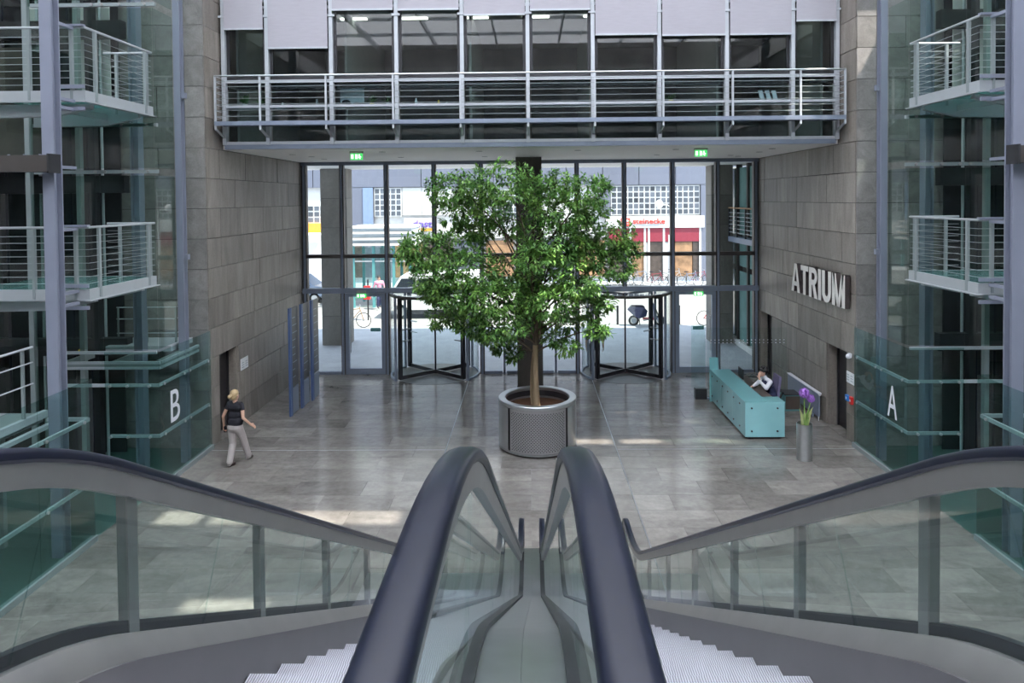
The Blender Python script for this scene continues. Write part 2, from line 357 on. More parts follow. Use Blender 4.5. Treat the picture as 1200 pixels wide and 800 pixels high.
for s, side in ((-1, 'left'), (1, 'right')):
    rng = random.Random(11+s)
    w = struct('wall_'+side)
    def cuts(k, rng=rng):
        x = 15.74+rng.choice((.75, 1.2, 1.6)); out = []
        while x < 22.4: out.append(x); x += rng.choice((.75, 1.15, 1.5, 1.9))
        return out
    holes = DOORS[s]
    cladding(w, 'x', s*7.5, s, 15.79, 22.42, 0, 7.02, cuts, holes, 'wall')
    cladding(w, 'x', s*7.5, s, 15.79, 16.72, 7.02, 13.6, lambda k: [], [], 'wall')
    backing(w, 'x', s*7.54, s*7.95, 15.79, 22.6, 0, 7.03, holes)
    backing(w, 'x', s*7.54, s*7.95, 15.79, 16.75, 7.03, ROOF, [])
    # stone wall facing the hall: pier and the wall behind the lift tower
    wf = struct('wall_front_'+side)
    def cutf(k, s=s):
        xs = [7.95, 8.6 if k % 2 else 9.2, 10.0 if k % 2 else 10.6, 11.4 if k % 2 else 12.0]
        return [s*x for x in xs]
    cladding(wf, 'y', 15.74, 1, min(s*7.5, s*13.4), max(s*7.5, s*13.4), 0, 13.6, cutf, [], 'pier')
    backing(wf, 'y', 15.785, 16.15, min(s*7.55, s*13.5), max(s*7.55, s*13.5), 0, ROOF, [])
    ws = struct('wall_side_'+side)
    B('side_wall', 'pier', ws, s*13.5, s*13.9, -12, 16.15, 0, ROOF)
    for k in range(6): # glazed bays of the offices beside the hall
        for l in range(4):
            piece('office_pane', 'fwin', ws, s*13.44, s*13.5, -10+k*4.2, -6.4+k*4.2, .9+l*3.4, 3.2+l*3.4)
    for l in range(4): B('spandrel', 'fwhite', ws, s*13.38, s*13.5, -11.9, 15.7, 3.3+l*3.4, 4.2+l*3.4)
    for k in range(6): B('pilaster', 'fwhite', ws, s*13.4, s*13.5, -6.3+k*4.2, -5.9+k*4.2, 0, ROOF)
wb = struct('wall_back')
B('back_wall', 'pier', wb, -13.9, 13.9, -12.4, -12, 0, ROOF)
for k in range(12):
    for l in range(4):
        piece('office_pane', 'fwin', wb, -13+k*2.2, -11.0+k*2.2, -12, -11.93, .9+l*3.4, 3.3+l*3.4)
for l in range(4): B('spandrel', 'offw', wb, -13.4, 13.4, -12, -11.9, 3.3+l*3.4, 4.3+l*3.4)

# floor of polished stone slabs with inlaid metal lines
fl = struct('floor')
B('screed', 'grout', fl, -7.9, 7.9, -12, 22.6, -.3, -.012)
rows = 24; y1 = 22.42; rd = .66
for r in range(rows):
    ya, yb = y1-rd*(r+1), y1-rd*r
    for (z0, z1, n) in ((-7.497, -1.975, 4), (-1.955, 1.955, 3), (1.975, 7.497, 4)):
        w = (z1-z0)/n; xs = [z0+w*i for i in range(n+1)] if r % 2 else [z0]+[z0+w*(i+.5) for i in range(n)]+[z1]
        for i in range(len(xs)-1): piece('floor_slab', 'tile', fl, xs[i]+.002, xs[i+1]-.002, ya+.002, yb-.002, -.03, 0)
B('floor_slab_field', 'tile', fl, -7.46, 7.46, -12, y1-rd*rows-.004, -.03, 0, kind='stuff')
for x in (-1.965, 1.965): B('inlay_strip', 'strip', fl, x-.009, x+.009, 7, 22.42, -.03, .0008)
B('inlay_strip', 'strip', fl, -7.46, -1.98, 15.585, 15.6, -.03, .0008); B('inlay_strip', 'strip', fl, 1.98, 7.46, 15.585, 15.6, -.03, .0008)
for s, side in ((-1, 'left'), (1, 'right')):
    f2 = struct('floor_tower_'+side); B('tower_floor', 'tfloor', f2, s*7.5, s*13.9, -12, 16.1, -.3, -.004)
fu = struct('floor_upper'); B('landing_slab', 'tile', fu, -13.4, 13.4, -11.9, -1.25, 3.9, 4.27)

# glass roof: frosted panes on steel beams, unseen openings placed to cast the sun strips
rf = struct('ceiling_roof')
SUN_SLOTS = [(6.0, 13.2, 11.15, 11.42), (1.2, 5.6, 7.2, 7.7), (9.9, 11.3, 13.5, 14.15), (12.0, 12.5, 12.6, 13.1), (3.0, 4.2, 4.6, 4.9)]
for i in range(7):
    for j in range(8):
        x0, x1, ya, yb = -13.9+i*3.971, -13.9+(i+1)*3.971, -12.4+j*3.63, -12.4+(j+1)*3.63
        for r in rects(x0+.03, x1-.03, ya+.03, yb-.03, SUN_SLOTS): piece('roof_pane', 'roof', rf, r[0], r[1], r[2], r[3], ROOF, ROOF+.02)
for i in range(8): B('roof_beam', 'wsteel', rf, -13.9+i*3.971-.04, -13.9+i*3.971+.04, -12.4, 16.65, ROOF-.35, ROOF-.02)
for j in range(9): B('roof_beam', 'wsteel', rf, -13.9, 13.9, -12.4+j*3.63-.03, -12.4+j*3.63+.03, ROOF-.2, ROOF-.02)

# soffit under the office bridge and under the arcade outside
ce = struct('ceiling')
B('soffit', 'soffit', ce, -7.5, 7.5, 16.7, 22.48, 7.03, 7.13)
B('soffit', 'soffit', ce, -13.5, 13.5, 22.5, 28.0, 7.03, 7.6)
B('fascia', 'gframe', ce, -7.42, 7.42, 16.6, 16.72, 7.04, 7.15)
blk = struct('wall_front_block'); B('upper_wall', 'offw', blk, -13.5, 13.5, 16.8, 24.5, 10.75, 20.0)
B('upper_wall', 'offw', blk, -13.5, 13.5, 22.3, 24.5, 7.6, 10.75)
for s in (-1, 1): B('outer_wall', 'offw', blk, s*7.98, s*13.5, 16.2, 22.4, 0, 20)

# doors in the stone walls
n = 0
for s in (-1, 1):
    for (a, b, z0, z1) in DOORS[s]:
        n += 1; d = struct('door_%d' % n, loc=(s*7.8, (a+b)/2, 0)); near = s > 0 or True
        B('leaf', 'doorw', d, s*7.78, s*7.83, a+.03, b-.03, .01, z1-.03)
        B('reveal', 'wall', d, s*7.53, s*7.92, a-.012, a+.03, 0, z1); B('reveal', 'wall', d, s*7.53, s*7.92, b-.03, b+.012, 0, z1)
        B('threshold', 'tile', d, s*7.47, s*7.92, a+.03, b-.03, -.03, .004)
        B('frame', 'dark', d, s*7.74, s*7.84, a+.03, a+.08, 0, z1-.03); B('frame', 'dark', d, s*7.74, s*7.84, b-.08, b-.03, 0, z1-.03); B('frame', 'dark', d, s*7.74, s*7.84, a+.08, b-.08, z1-.08, z1-.03)
        yh = a+.16 if s > 0 else a+.2
        h = MB().cyl((s*7.78, yh, 1.03), (s*7.72, yh, 1.03), .012).cyl((s*7.725, yh, 1.03), (s*7.725, yh+.13, 1.03), .011); h.box(s*7.775, s*7.785, yh-.025, yh+.025, .93, 1.08); h.build('handle', 'stain', d)

# ---------------------------------------------------------------- entrance glazing
YG = 22.48
MX = [-7.42, -6.18, -4.71, -3.13, -1.575, 0, 1.575, 3.13, 4.71, 6.18, 7.42]
g = struct('window_1')
for x in MX:
    low = abs(x) not in (3.13, 0)
    B('mullion', 'bronze', g, x-.07, x+.07, YG-.06, YG+.14, 2.85 if not low else .0, 6.95)
    B('mullion_cap', 'gframe', g, x-.035, x+.035, YG-.1, YG-.06, 2.85 if not low else 0, 6.95)
B('head_rail', 'gframe', g, -7.5, 7.5, YG-.1, YG+.14, 6.92, 7.03)
B('transom', 'bronze', g, -7.5, 7.5, YG-.08, YG+.12, 3.86, 3.98)
B('transom', 'gframe', g, -7.5, 7.5, YG-.12, YG+.12, 2.70, 2.86)
for a, b in ((-7.42, -6.18), (6.18, 7.42), (-1.575, -.85), (-.85, 0), (0, .85), (.85, 1.575)):
    B('sill_rail', 'gframe', g, a+.07, b-.07, YG-.05, YG+.08, .0, .09); piece('pane', 'gclear', g, a+.06, b-.06, YG+.02, YG+.03, .09, 2.70)
for x in (-.85, .85): B('mullion', 'gframe', g, x-.035, x+.035, YG-.04, YG+.1, 0, 2.7)
for i in range(10):
    a, b = MX[i]+.06, MX[i+1]-.06
    piece('pane', 'gclear', g, a, b, YG+.02, YG+.03, 2.86, 3.86); piece('pane', 'gclear', g, a, b, YG+.02, YG+.03, 3.98, 6.92)
# swing doors beside the revolving doors
for s in (-1, 1):
    n += 1; d = struct('door_%d' % n, loc=(s*5.445, YG, 0)); a, b = min(s*6.11, s*4.78), max(s*6.11, s*4.78)
    for x0, x1 in ((a, a+.13), (b-.13, b)): B('stile', 'gframe', d, x0, x1, YG-.06, YG+.04, .0, 2.68)
    B('bottom_rail', 'gframe', d, a+.13, b-.13, YG-.06, YG+.04, .005, .2); B('top_rail', 'gframe', d, a+.13, b-.13, YG-.06, YG+.04, 2.58, 2.68)
    B('pane', 'gclear', d, a+.12, b-.12, YG-.01, YG, .19, 2.59)
    B('sticker', 'teal', d, s*5.28 if s < 0 else 5.36, s*4.95 if s < 0 else 5.72, YG-.022, YG-.014, 1.42, 1.54)
    xh = a+.2 if s < 0 else b-.2
    hb = MB().cyl((xh, YG-.13, .75), (xh, YG-.13, 1.9), .017)
    for z in (.85, 1.8): hb.cyl((xh, YG-.13, z), (xh, YG-.05, z), .012)
    hb.build('pull_handle', 'stain', d)

def revolving(cx, label):
    t = thing('revolving_door', label, 'revolving door', (cx, YG, 0), 'revolving doors of the entrance')
    r = 1.44
    def arc(a0, a1, rr, n=14): return [(cx+rr*math.cos(R(a0+(a1-a0)*i/n)), YG+rr*math.sin(R(a0+(a1-a0)*i/n))) for i in range(n+1)]
    for a0, a1 in ((143, 217), (-37, 37)):
        o = arc(a0, a1, r); inn = arc(a0, a1, r-.012)
        MB().prism(o+inn[::-1], 'z', .06, 2.66).build('drum_pane', 'gclear', t)
        MB().prism(arc(a0, a1, r+.03)+arc(a0, a1, r-.04)[::-1], 'z', 0, .06).build('drum_rail', 'gframe', t)
        for q in (o[0], o[-1]): MB().cyl((q[0], q[1], 0), (q[0], q[1], 2.66), .045, 10).build('drum_post', 'gframe', t)
    full = arc(0, 360, r+.05, 40)[:-1]
    MB().prism(full, 'z', 2.735, 2.745).build('canopy_pane', 'gclear', t)
    MB().lathe([(r-.05, 2.66), (r+.05, 2.66), (r+.05, 2.74), (r-.05, 2.74), (r-.05, 2.66)], (cx, YG, 0), 48).build('canopy_ring', 'bronze', t)
    MB().prism(arc(0, 360, r-.06, 40)[:-1], 'z', 0.0, .006).build('floor_mat', 'panel', t)
    MB().cyl((cx, YG, 0.01), (cx, YG, 2.66), .03, 10).build('shaft', 'dark', t)
    for a in (41, 139, 221, 319):
        ca, sa = math.cos(R(a)), math.sin(R(a)); P = lambda q, z: (cx+ca*q, YG+sa*q, z); sd = (-sa, ca, 0)
        wi = MB().bar(P(.03, .09), P(1.36, .09), .06, .12).build('wing_bottom_rail', 'dark', t)
        MB().bar(P(.03, 2.6), P(1.36, 2.6), .05, .08).build('wing_top_rail', 'dark', t)
        MB().bar(P(1.33, .05), P(1.33, 2.64), .12, .10, (ca, sa, 0)).build('wing_stile', 'dark', t)
        MB().bar(P(.05, 1.35), P(1.30, 1.35), .008, 2.42).build('wing_pane', 'gclear', t)
        for z in (1.25, 1.62): MB().bar(P(.95, z), P(1.28, z), .04, .035).build('push_bar', 'stain', t)
    return t
revolving(-3.14, 'glass revolving door on the dark directory boards side of the central column')
revolving(3.14, 'glass revolving door on the reception desk side of the central column')

# central column
t = thing('column', 'dark square column rising behind the potted tree to the soffit', 'column', (0, 21.05, 0))
B('shaft', 'column', t, -.39, .39, 20.66, 21.44, 0, 7.03); B('base_trim', 'dark', t, -.4, .4, 20.65, 21.45, 0, .08)
# ---------------------------------------------------------------- office bridge across the hall
YB = 16.65
BX = [-7.40, -6.335, -4.77, -3.18, -1.59, 0, 1.57, 3.17, 4.79, 6.37, 7.43]
w = struct('window_2')
for x in BX:
    B('mullion', 'wsteel', w, x-.045, x+.045, YB-.1, YB+.05, 7.14, 12.2)
    B('node', 'wsteel', w, x-.10, x+.10, YB-.12, YB-.08, 10.22, 10.27)
for z, h in ((7.15, .07), (8.045, .06), (8.645, .07)): B('transom', 'wsteel', w, -7.4, 7.43, YB-.06, YB+.03, z, z+h)
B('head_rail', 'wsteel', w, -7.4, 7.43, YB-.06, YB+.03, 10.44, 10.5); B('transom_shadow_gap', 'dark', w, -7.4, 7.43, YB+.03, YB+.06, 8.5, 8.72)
for i in range(10):
    a, b = BX[i]+.045, BX[i+1]-.045
    for z0, z1 in ((7.22, 8.04), (8.105, 8.64), (8.80, 10.40)):
        piece('pane', 'goffice', w, a+.04, b-.04, YB+.005, YB+.015, z0, z1)
    fr = MB()
    fr.box(a, a+.075, YB, YB+.07, 8.72, 10.44).box(b-.075, b, YB, YB+.07, 8.72, 10.44).box(a+.075, b-.075, YB, YB+.07, 8.72, 8.80).box(a+.075, b-.075, YB, YB+.07, 10.38, 10.44)
    fr.build('sash', 'dark', w)
    B('upper_pane', 'goffice', w, a, b, YB+.005, YB+.015, 10.5, 12.2)
# office room behind the panes
of = struct('floor_office')
B('office_floor', 'offf', of, -7.5, 7.5, YB+.1, 22.2, 7.14, 7.2); of = struct('ceiling_office'); B('office_ceiling', 'offw', of, -7.5, 7.5, YB+.1, 22.2, 10.62, 10.74); of2 = struct('wall_office_back'); B('office_back', 'offb', of2, -7.5, 7.5, 22.2, 22.28, 7.14, 10.7)
for k, x in enumerate((-7.5, -4.7, -1.5, 1.6, 4.8, 7.44)): B('partition', 'offw', struct('wall_office_%d' % (k+1)), x, x+.06, YB+.9, 22.2, 7.2, 10.62)
for k in range(9): B('ceiling_lamp', 'lampw', of, -6.6+k*1.62, -5.9+k*1.62, 18.2, 18.32, 10.58, 10.615)
B('window_board', 'white', struct('trim_1'), -7.4, 7.43, YB+.06, YB+.36, 8.03, 8.07)
bz = [9.93, 9.46, 10.36, 10.345, 10.2, 10.3, 9.69, 9.655, 9.655, 9.96]
for i in range(10):
    a, b = BX[i]+.06, BX[i+1]-.06
    t = thing('roller_blind', 'pale grey outside roller blind, %s from the stone wall without lettering' % ORD[i], 'blind', ((a+b)/2, 16.5, bz[i]), 'roller blinds on the office bridge')
    B('cloth', 'blind', t, a, b, 16.495, 16.505, bz[i]+.02, 12.0); B('bottom_bar', 'wsteel', t, a, b, 16.48, 16.52, bz[i]-.02, bz[i]+.02)
    B('cassette', 'wsteel', t, a, b, 16.44, 16.56, 12.0, 12.14)
# maintenance balcony in front of the bridge
t = thing('bridge_balcony', 'narrow grey steel walkway with wire railing along the office bridge', 'balcony', (0, 16.3, 7.6))
B('edge_beam', 'gframe', t, -7.42, 7.42, 16.07, 16.13, 7.56, 7.66); B('edge_beam', 'gframe', t, -7.40, 7.42, 16.5, 16.54, 7.58, 7.64)
B('grating', 'dark', t, -7.40, 7.42, 16.13, 16.5, 7.60, 7.63)
MB().cyl((-7.42, 16.1, 8.73), (7.42, 16.1, 8.73), .024).build('handrail', 'stain', t)
for z in (7.78, 7.92, 8.06, 8.20, 8.34, 8.48, 8.60): MB().cyl((-7.4, 16.1, z), (7.4, 16.1, z), .007, 6).build('rail_wire', 'wire', t)
for x in BX:
    xx = max(-7.4, min(7.4, x))
    p = MB().box(xx-.022, xx+.022, 16.08, 16.12, 7.46, 8.72).build('post', 'wsteel', t)
    MB().bar((xx, 16.1, 7.48), (xx, 16.55, 7.33), .04, .05).build('bracket', 'wsteel', t)
for s in (-1, 1):
    for z in (7.78, 7.92, 8.06, 8.20, 8.34, 8.48, 8.60, 8.73): MB().cyl((s*7.41, 16.1, z), (s*7.41, 16.55, z), .0085, 6).build('end_wire', 'wsteel', t)
# things on the office window board
def pot_plant(x, z, h, label, pot='white', seed=1):
    rng = random.Random(seed); t = thing('potted_plant', label, 'plant', (x, YB+.2, z), 'plants on the office window board')
    MB().lathe([(.0, 0), (.045, 0), (.06, .1), (.05, .1), (.045, .08), (0, .08)], (x, YB+.2, z), 12).build('pot', pot, t, True)
    fo = MB()
    for k in range(26):
        a = rng.uniform(0, 6.28); e = rng.uniform(.3, 1.3); L = h*rng.uniform(.5, 1); b = Vector((x, YB+.2, z+.09)); d = Vector((math.cos(a)*math.cos(e), math.sin(a)*math.cos(e)*.6, math.sin(e))); sd = Vector((-math.sin(a), math.cos(a), 0))*.03*h/.3
        m = b+d*L*.6; tip = b+d*L+Vector((0, 0, -.12*L)); fo.add([b, m+sd, tip, m-sd, m+Vector((0, 0, .01))], [(0, 1, 4), (1, 2, 4), (2, 3, 4), (3, 0, 4)])
    fo.build('foliage', 'plant', t, kind='stuff')
pot_plant(-7.0, 8.07, .36, 'leafy plant in a white pot in the end office window over the walking woman', seed=3)
pot_plant(-6.6, 8.07, .30, 'second leafy plant in a white pot beside the first in the end office window', seed=4)
pot_plant(-3.85, 8.07, .30, 'bushy plant in a yellow pot beside the dark office bag', 'yellow', 5)
pot_plant(-3.45, 8.07, .26, 'low plant in a white pot on the window board beside the yellow pot', seed=6)
pot_plant(3.5, 8.07, .28, 'small plant in a yellow pot on the window board over the reception side', 'yellow', 8)
t = thing('monitor', 'pale grey computer monitor standing on the office window board', 'monitor', (-4.35, YB+.3, 8.07)); B('screen', 'screen', t, -4.66, -4.06, YB+.28, YB+.32, 8.2, 8.62); B('foot', 'screen', t, -4.45, -4.25, YB+.2, YB+.38, 8.07, 8.085); B('neck', 'screen', t, -4.38, -4.32, YB+.29, YB+.33, 8.08, 8.22)
tag(MB().ball((-4.48, YB+.15, 8.16), .09, 12, (1.3, .8, 1)).build('bag', 'black', None, True), 'small black rounded bag on the office window board by the monitor', 'bag')
for k, (x, m, h) in enumerate(((-6.05, 'white', .12), (-5.2, 'screen', .2), (-2.75, 'white', .2), (-2.2, 'yellow', .14), (-2.0, 'white', .1))):
    tag(MB().lathe([(0, 0), (.03, 0), (.036, h*.6), (.022, h*.75), (.02, h), (0, h)], (x, YB+.16, 8.07), 10).build('desk_bottle', m, None, True), ['white bottle on the window board under the longest blind', 'tall grey bottle on the window board under the longest blind', 'tall white bottle on the bridge window board beside a yellow bottle', 'short yellow bottle on the bridge window board', 'squat white jar on the bridge window board beside a yellow bottle'][k], 'bottle')
for k in range(3):
    o = MB().add([(0, 0, 0), (.10, 0, 0), (.10, .03, 0), (0, .03, 0), (-.05, .08, .3), (.05, .08, .3), (.05, .11, .3), (-.05, .11, .3)], [(0,1,2,3),(4,5,6,7),(0,1,5,4),(1,2,6,5),(2,3,7,6),(3,0,4,7)]).build('file_folder', 'white', None)
    o.location = (5.68+k*.16, YB+.12, 8.07); tag(o, '%s of three white folders leaning on the window board, counted from the ATRIUM wall' % ('third', 'middle', 'first')[k], 'folder', 'white folders on the window board')
# soffit lamps
SP = [(-6.43, 18.55), (-6.22, 19.52), (-6.24, 20.79), (-3.8, 20.32), (-3.84, 17.9), (6.5, 21.32), (6.51, 19.39), (6.4, 18.06), (3.87, 18.02), (6.13, 20.84), (-1.3, 18.0), (1.3, 18.0), (-1.3, 20.3), (3.8, 20.3)]
for x, y in SP:
    t = thing('recessed_spotlight', 'small dark recessed spotlight in the white soffit', 'ceiling light', (x, y, 7.03), 'recessed spotlights in the soffit')
    MB().lathe([(.05, -.004), (.09, -.004), (.09, .0), (.05, .0)], (x, y, 7.03), 16).build('trim_ring', 'dark', t); MB().cyl((x, y, 7.026), (x, y, 7.03), .05, 12).build('lamp', 'dark', t)
def exit_sign(x, y, ztop, label, hang):
    t = thing('exit_sign', label, 'sign', (x, y, ztop))
    if hang: B('mount', 'offw', t, x-.17, x+.17, y-.04, y+.04, ztop-.05, ztop); z1 = ztop-.05
    else: B('mount', 'offw', t, x-.15, x+.15, y-.03, y+.03, ztop-.05, ztop+.04); z1 = ztop-.05
    h = .17 if hang else .15; ww = .16
    p = B('panel', 'exitg', t, x-ww, x+ww, y-.012, y+.012, z1-h, z1)
    yy = y-.016; m = MB()
    m.box(x-.135, x-.08, yy, yy+.003, z1-h+.03, z1-.03)
    m.box(x-.03, x-.005, yy, yy+.003, z1-h+.025, z1-.025).box(x+.01, x+.03, yy, yy+.003, z1-h+.025, z1-.03)
    m.bar((x+.05, yy, z1-h*.55), (x+.10, yy, z1-h+.025), .004, .02, (1, 0, 0)).bar((x+.06, yy, z1-h*.35), (x+.12, yy, z1-h*.6), .004, .02, (1, 0, 0)); m.ball((x+.075, yy, z1-.035), .014, 8, (1, .3, 1))
    m.build('pictogram', 'exitw', p)
exit_sign(-4.44, 17.6, 7.03, 'green exit sign hung from the soffit on the directory board side', True)
exit_sign(4.42, 17.6, 7.03, 'green exit sign hung from the soffit on the reception side', True)
exit_sign(-5.54, 22.34, 2.75, 'green exit sign over the swing door by the directory boards', False)
exit_sign(5.52, 22.34, 2.75, 'green exit sign over the swing door by the reception desk', False)

# ---------------------------------------------------------------- lift towers, mirrored left and right
def hcol(t, x, y, z0, z1, wx, wy, mat, th=.025):
    B('flange', mat, t, x-wx/2, x+wx/2, y-wy/2, y-wy/2+th, z0, z1); B('flange', mat, t, x-wx/2, x+wx/2, y+wy/2-th, y+wy/2, z0, z1); B('web', mat, t, x-th/2, x+th/2, y-wy/2+th, y+wy/2-th, z0, z1)
def wcol(t, x, y, z0, z1, wx, wy, mat, th=.025):
    B('flange', mat, t, x-wx/2, x-wx/2+th, y-wy/2, y+wy/2, z0, z1); B('flange', mat, t, x+wx/2-th, x+wx/2, y-wy/2, y+wy/2, z0, z1); B('web', mat, t, x-wx/2+th, x+wx/2-th, y-th/2, y+th/2, z0, z1)
def tower(s):
    nm = 'B' if s < 0 else 'A'; X = lambda a: s*a
    bx = lambda a, b: (min(s*a, s*b), max(s*a, s*b))
    t = thing('steel_column', 'tall grey steel column at the near corner of lift tower %s' % nm, 'column', (X(7.7), 10.95, 0), 'columns of the lift towers')
    hcol(t, X(7.705), 10.95, 0, ROOF-.4, .19, .2, 'steel', .02)
    for z in (8.72, 7.5, 7.36, 6.38, 5.35, 4.3, 4.1): B('bracket', 'steel', t, *bx(7.62, 7.68), 11.05, 11.42, z-.05, z)
    t = thing('steel_column', 'pale steel column standing behind the letter %s screen' % nm, 'column', (X(8.25), 14.26, 0), 'columns of the lift towers')
    wcol(t, X(8.235), 14.26, 0, ROOF-.4, .18, .2, 'steel', .02)
    t = thing('steel_column', 'blue grey steel column in front of the stone pier of lift tower %s' % nm, 'column', (X(7.62), 14.95, 0), 'columns of the lift towers')
    hcol(t, X(7.67), 14.95, 0, ROOF-.4, .14, .18, 'steel', .02)
    for z in (4.55, 8.1): B('bracket', 'steel', t, *bx(7.52, 7.60), 14.9, 15.0, z-.06, z+.06)
    t = thing('crossbeam', 'dark brown steel beam fixed to the near column of lift tower %s' % nm, 'beam', (X(8.4), 10.7, 6.26))
    bm = MB().box(*bx(7.50, 11), 10.55, 10.79, 6.26, 6.52); bm.build('beam', 'bronze', t); B('end_plate', 'dark', t, *bx(7.47, 7.50), 10.53, 10.81, 6.24, 6.54)
    for k in range(5): MB().cyl((X(7.7+k*.25), 10.67, 6.52), (X(7.7+k*.25), 10.67, 6.54), .02, 6).build('bolt', 'steel', t)
    # landing balconies
    for lv, (zf, zr, nmz) in enumerate(((4.30, 5.35, 'lower'), (7.66, 8.72, 'upper'))):
        t = thing('landing_balcony', '%s glass floored landing with wire railing on lift tower %s' % (nmz, nm), 'balcony', (X(8.4), 12.4, zf-.2), 'lift landings')
        B('edge_channel', 'bsteel', t, *bx(7.45, 7.5), 11.42, 13.5, zf-.19, zf); B('edge_channel', 'bsteel', t, *bx(7.5, 9.6), 11.42, 11.47, zf-.19, zf); B('edge_channel', 'bsteel', t, *bx(7.5, 9.6), 13.45, 13.5, zf-.19, zf)
        B('channel_flange', 'bsteel', t, *bx(7.41, 7.5), 11.38, 13.56, zf-.2, zf-.18)
        for k in range(3): piece('floor_pane', 'gteal', t, *bx(7.52+k*.7, 8.2+k*.7), 11.48, 13.44, zf-.03, zf)
        for y in (11.75, 13.2): # tapered cantilever beams
            MB().prism([(X(7.55), zf-.19), (X(9.6), zf-.19), (X(9.6), zf-.42), (X(8.2), zf-.40), (X(7.55), zf-.26)], 'y', y-.05, y+.05).build('cantilever', 'bsteel', t)
        B('joist', 'bsteel', t, *bx(8.15, 8.22), 11.47, 13.45, zf-.3, zf-.19)
        rx, ya, yb = X(7.46), 11.44, 13.47
        MB().tube([(X(9.6), ya, zr), (rx, ya, zr), (rx, yb, zr), (X(8.4), yb, zr)], .022, 8).build('handrail', 'bsteel', t)
        B('rail_plate', 'steel', t, *bx(7.45, 8.0), ya-.05, ya+.03, zr+.01, zr+.045); B('kick_plate', 'steel', t, *bx(7.45, 8.0), ya-.06, ya-.02, zf+.03, zf+.09); B('guard_bar', 'steel', t, *bx(7.45, 8.0), ya-.06, ya-.02, zf-.34, zf-.28)
        for k in range(8):
            z = zf+.1+k*.115
            MB().tube([(X(9.6), ya, z), (rx, ya, z), (rx, yb, z), (X(8.4), yb, z)], .0055, 5).build('rail_wire', 'wire', t)
        for px, py in ((7.46, 11.72), (7.46, 13.25), (7.68, ya), (8.4, ya), (9.2, ya), (8.15, yb), (7.55, yb)):
            B('post', 'steel2', t, X(px)-.022, X(px)+.022, py-.03, py+.03, zf-.16, zr-.02)
    # full height glass in front of the shaft
    t = thing('shaft_glazing', 'tall green tinted glazing above the letter %s screen' % nm, 'glazing', (X(7.5), 13.55, 2.8))
    for z0, z1 in ((2.82, 6.3), (6.45, 9.62), (9.78, 13.4)):
        piece('pane', 'ggreen', t, *bx(7.46, 8.55), 13.515, 13.53, z0, z1); piece('pane', 'ggreen', t, *bx(8.57, 9.9), 13.515, 13.53, z0, z1)
        piece('pane', 'ggreen', t, *bx(7.44, 7.455), 13.53, 14.25, z0, z1)
    for z in (9.70, 7.31, 6.38):
        B('clip_bar', 'steel2', t, *bx(7.4, 9.9), 13.53, 13.58, z-.035, z+.035)
        for x in (7.6, 8.1, 8.45, 8.65): MB().cyl((X(x), 13.5, z), (X(x), 13.58, z), .03, 8).build('clip', 'stain_d', t)
    # ground floor screens
    t = thing('glass_screen', 'glass screen with the letter %s beside the lift tower' % nm, 'screen', (X(7.45), 14.6, 0), 'screens around the lift towers')
    piece('pane', 'gscreen', t, *bx(7.44, 7.455), 13.52, 14.6, .1, 2.76); piece('pane', 'gscreen', t, *bx(7.44, 7.455), 14.62, 15.72, .1, 2.76)
    piece('pane', 'gscreen', t, *bx(7.455, 8.55), 13.51, 13.525, .1, 2.76)
    B('base_channel', 'steel2', t, *bx(7.40, 7.5), 13.5, 15.73, 0, .1); B('base_channel', 'steel2', t, *bx(7.5, 8.55), 13.48, 13.56, 0, .1)
    for z in (2.08, 1.05):
        MB().box(*bx(7.47, 7.51), 13.55, 15.7, z-.03, z+.03).build('clamp_rail', 'wsteel', t); MB().box(*bx(7.51, 8.5 if z < 2 else 9.4), 13.55, 13.59, z-.03, z+.03).build('clamp_rail', 'wsteel', t)
        for y in (13.7, 14.5, 14.75, 15.6): MB().cyl((X(7.43), y, z), (X(7.5), y, z), .028, 8).build('clamp', 'stain', t)
        for x in (7.65, 8.1, 8.45): MB().cyl((X(x), 13.49, z), (X(x), 13.56, z), .028, 8).build('clamp', 'stain', t)
    B('clamp_rail', 'wsteel', t, *bx(7.5, 9.4), 13.53, 13.56, 2.72, 2.78)
    if s < 0: letters('B', (-7.438, 13.91, 1.2), (0, 1, 0), (0, 0, 1), (1, 0, 0), .36, .66, .006, 'white', 'letter', t, .0)
    else: letters('A', (7.438, 14.24, 1.2), (0, -1, 0), (0, 0, 1), (-1, 0, 0), .36, .66, .006, 'white', 'letter', t, .0)
    t = thing('glass_screen', 'near glass screen beside the escalator at lift tower %s' % nm, 'screen', (X(7.45), 10.0, 0), 'screens around the lift towers')
    for k in range(4): piece('pane', 'gscreen', t, *bx(7.44, 7.455), 11.42-(k+1)*1.3+.01, 11.42-k*1.3, .1, 2.78)
    B('base_channel', 'steel2', t, *bx(7.40, 7.5), 6.2, 11.42, 0, .1); B('return_pane', 'gscreen', t, *bx(7.46, 8.2), 11.41, 11.425, .1, 2.78)
    for z in (2.1, 1.0):
        B('clamp_rail', 'wsteel', t, *bx(7.47, 7.51), 6.3, 11.38, z-.03, z+.03); B('clamp_rail', 'wsteel', t, *bx(7.51, 8.2), 11.36, 11.4, z-.03, z+.03)
        for y in (6.8, 8.0, 9.3, 10.3, 11.2): MB().cyl((X(7.43), y, z), (X(7.5), y, z), .028, 8).build('clamp', 'stain', t)
    # lift shaft inside the tower
    t = thing('lift_shaft', 'dark glazed lift shaft with pale posts inside tower %s' % nm, 'lift', (X(10.3), 14.6, 0))
    for k, (x, y) in enumerate(((9.6, 14.95), (9.25, 13.95), (9.75, 15.2), (10.3, 13.95), (10.7, 15.2), (11.3, 13.95), (11.9, 15.2), (12.4, 13.95))):
        q = .05 if k % 2 else .07; B('guide_post', 'steel2' if k % 2 else 'dark', t, X(x)-q, X(x)+q, y-q, y+q, 0, ROOF-.4)
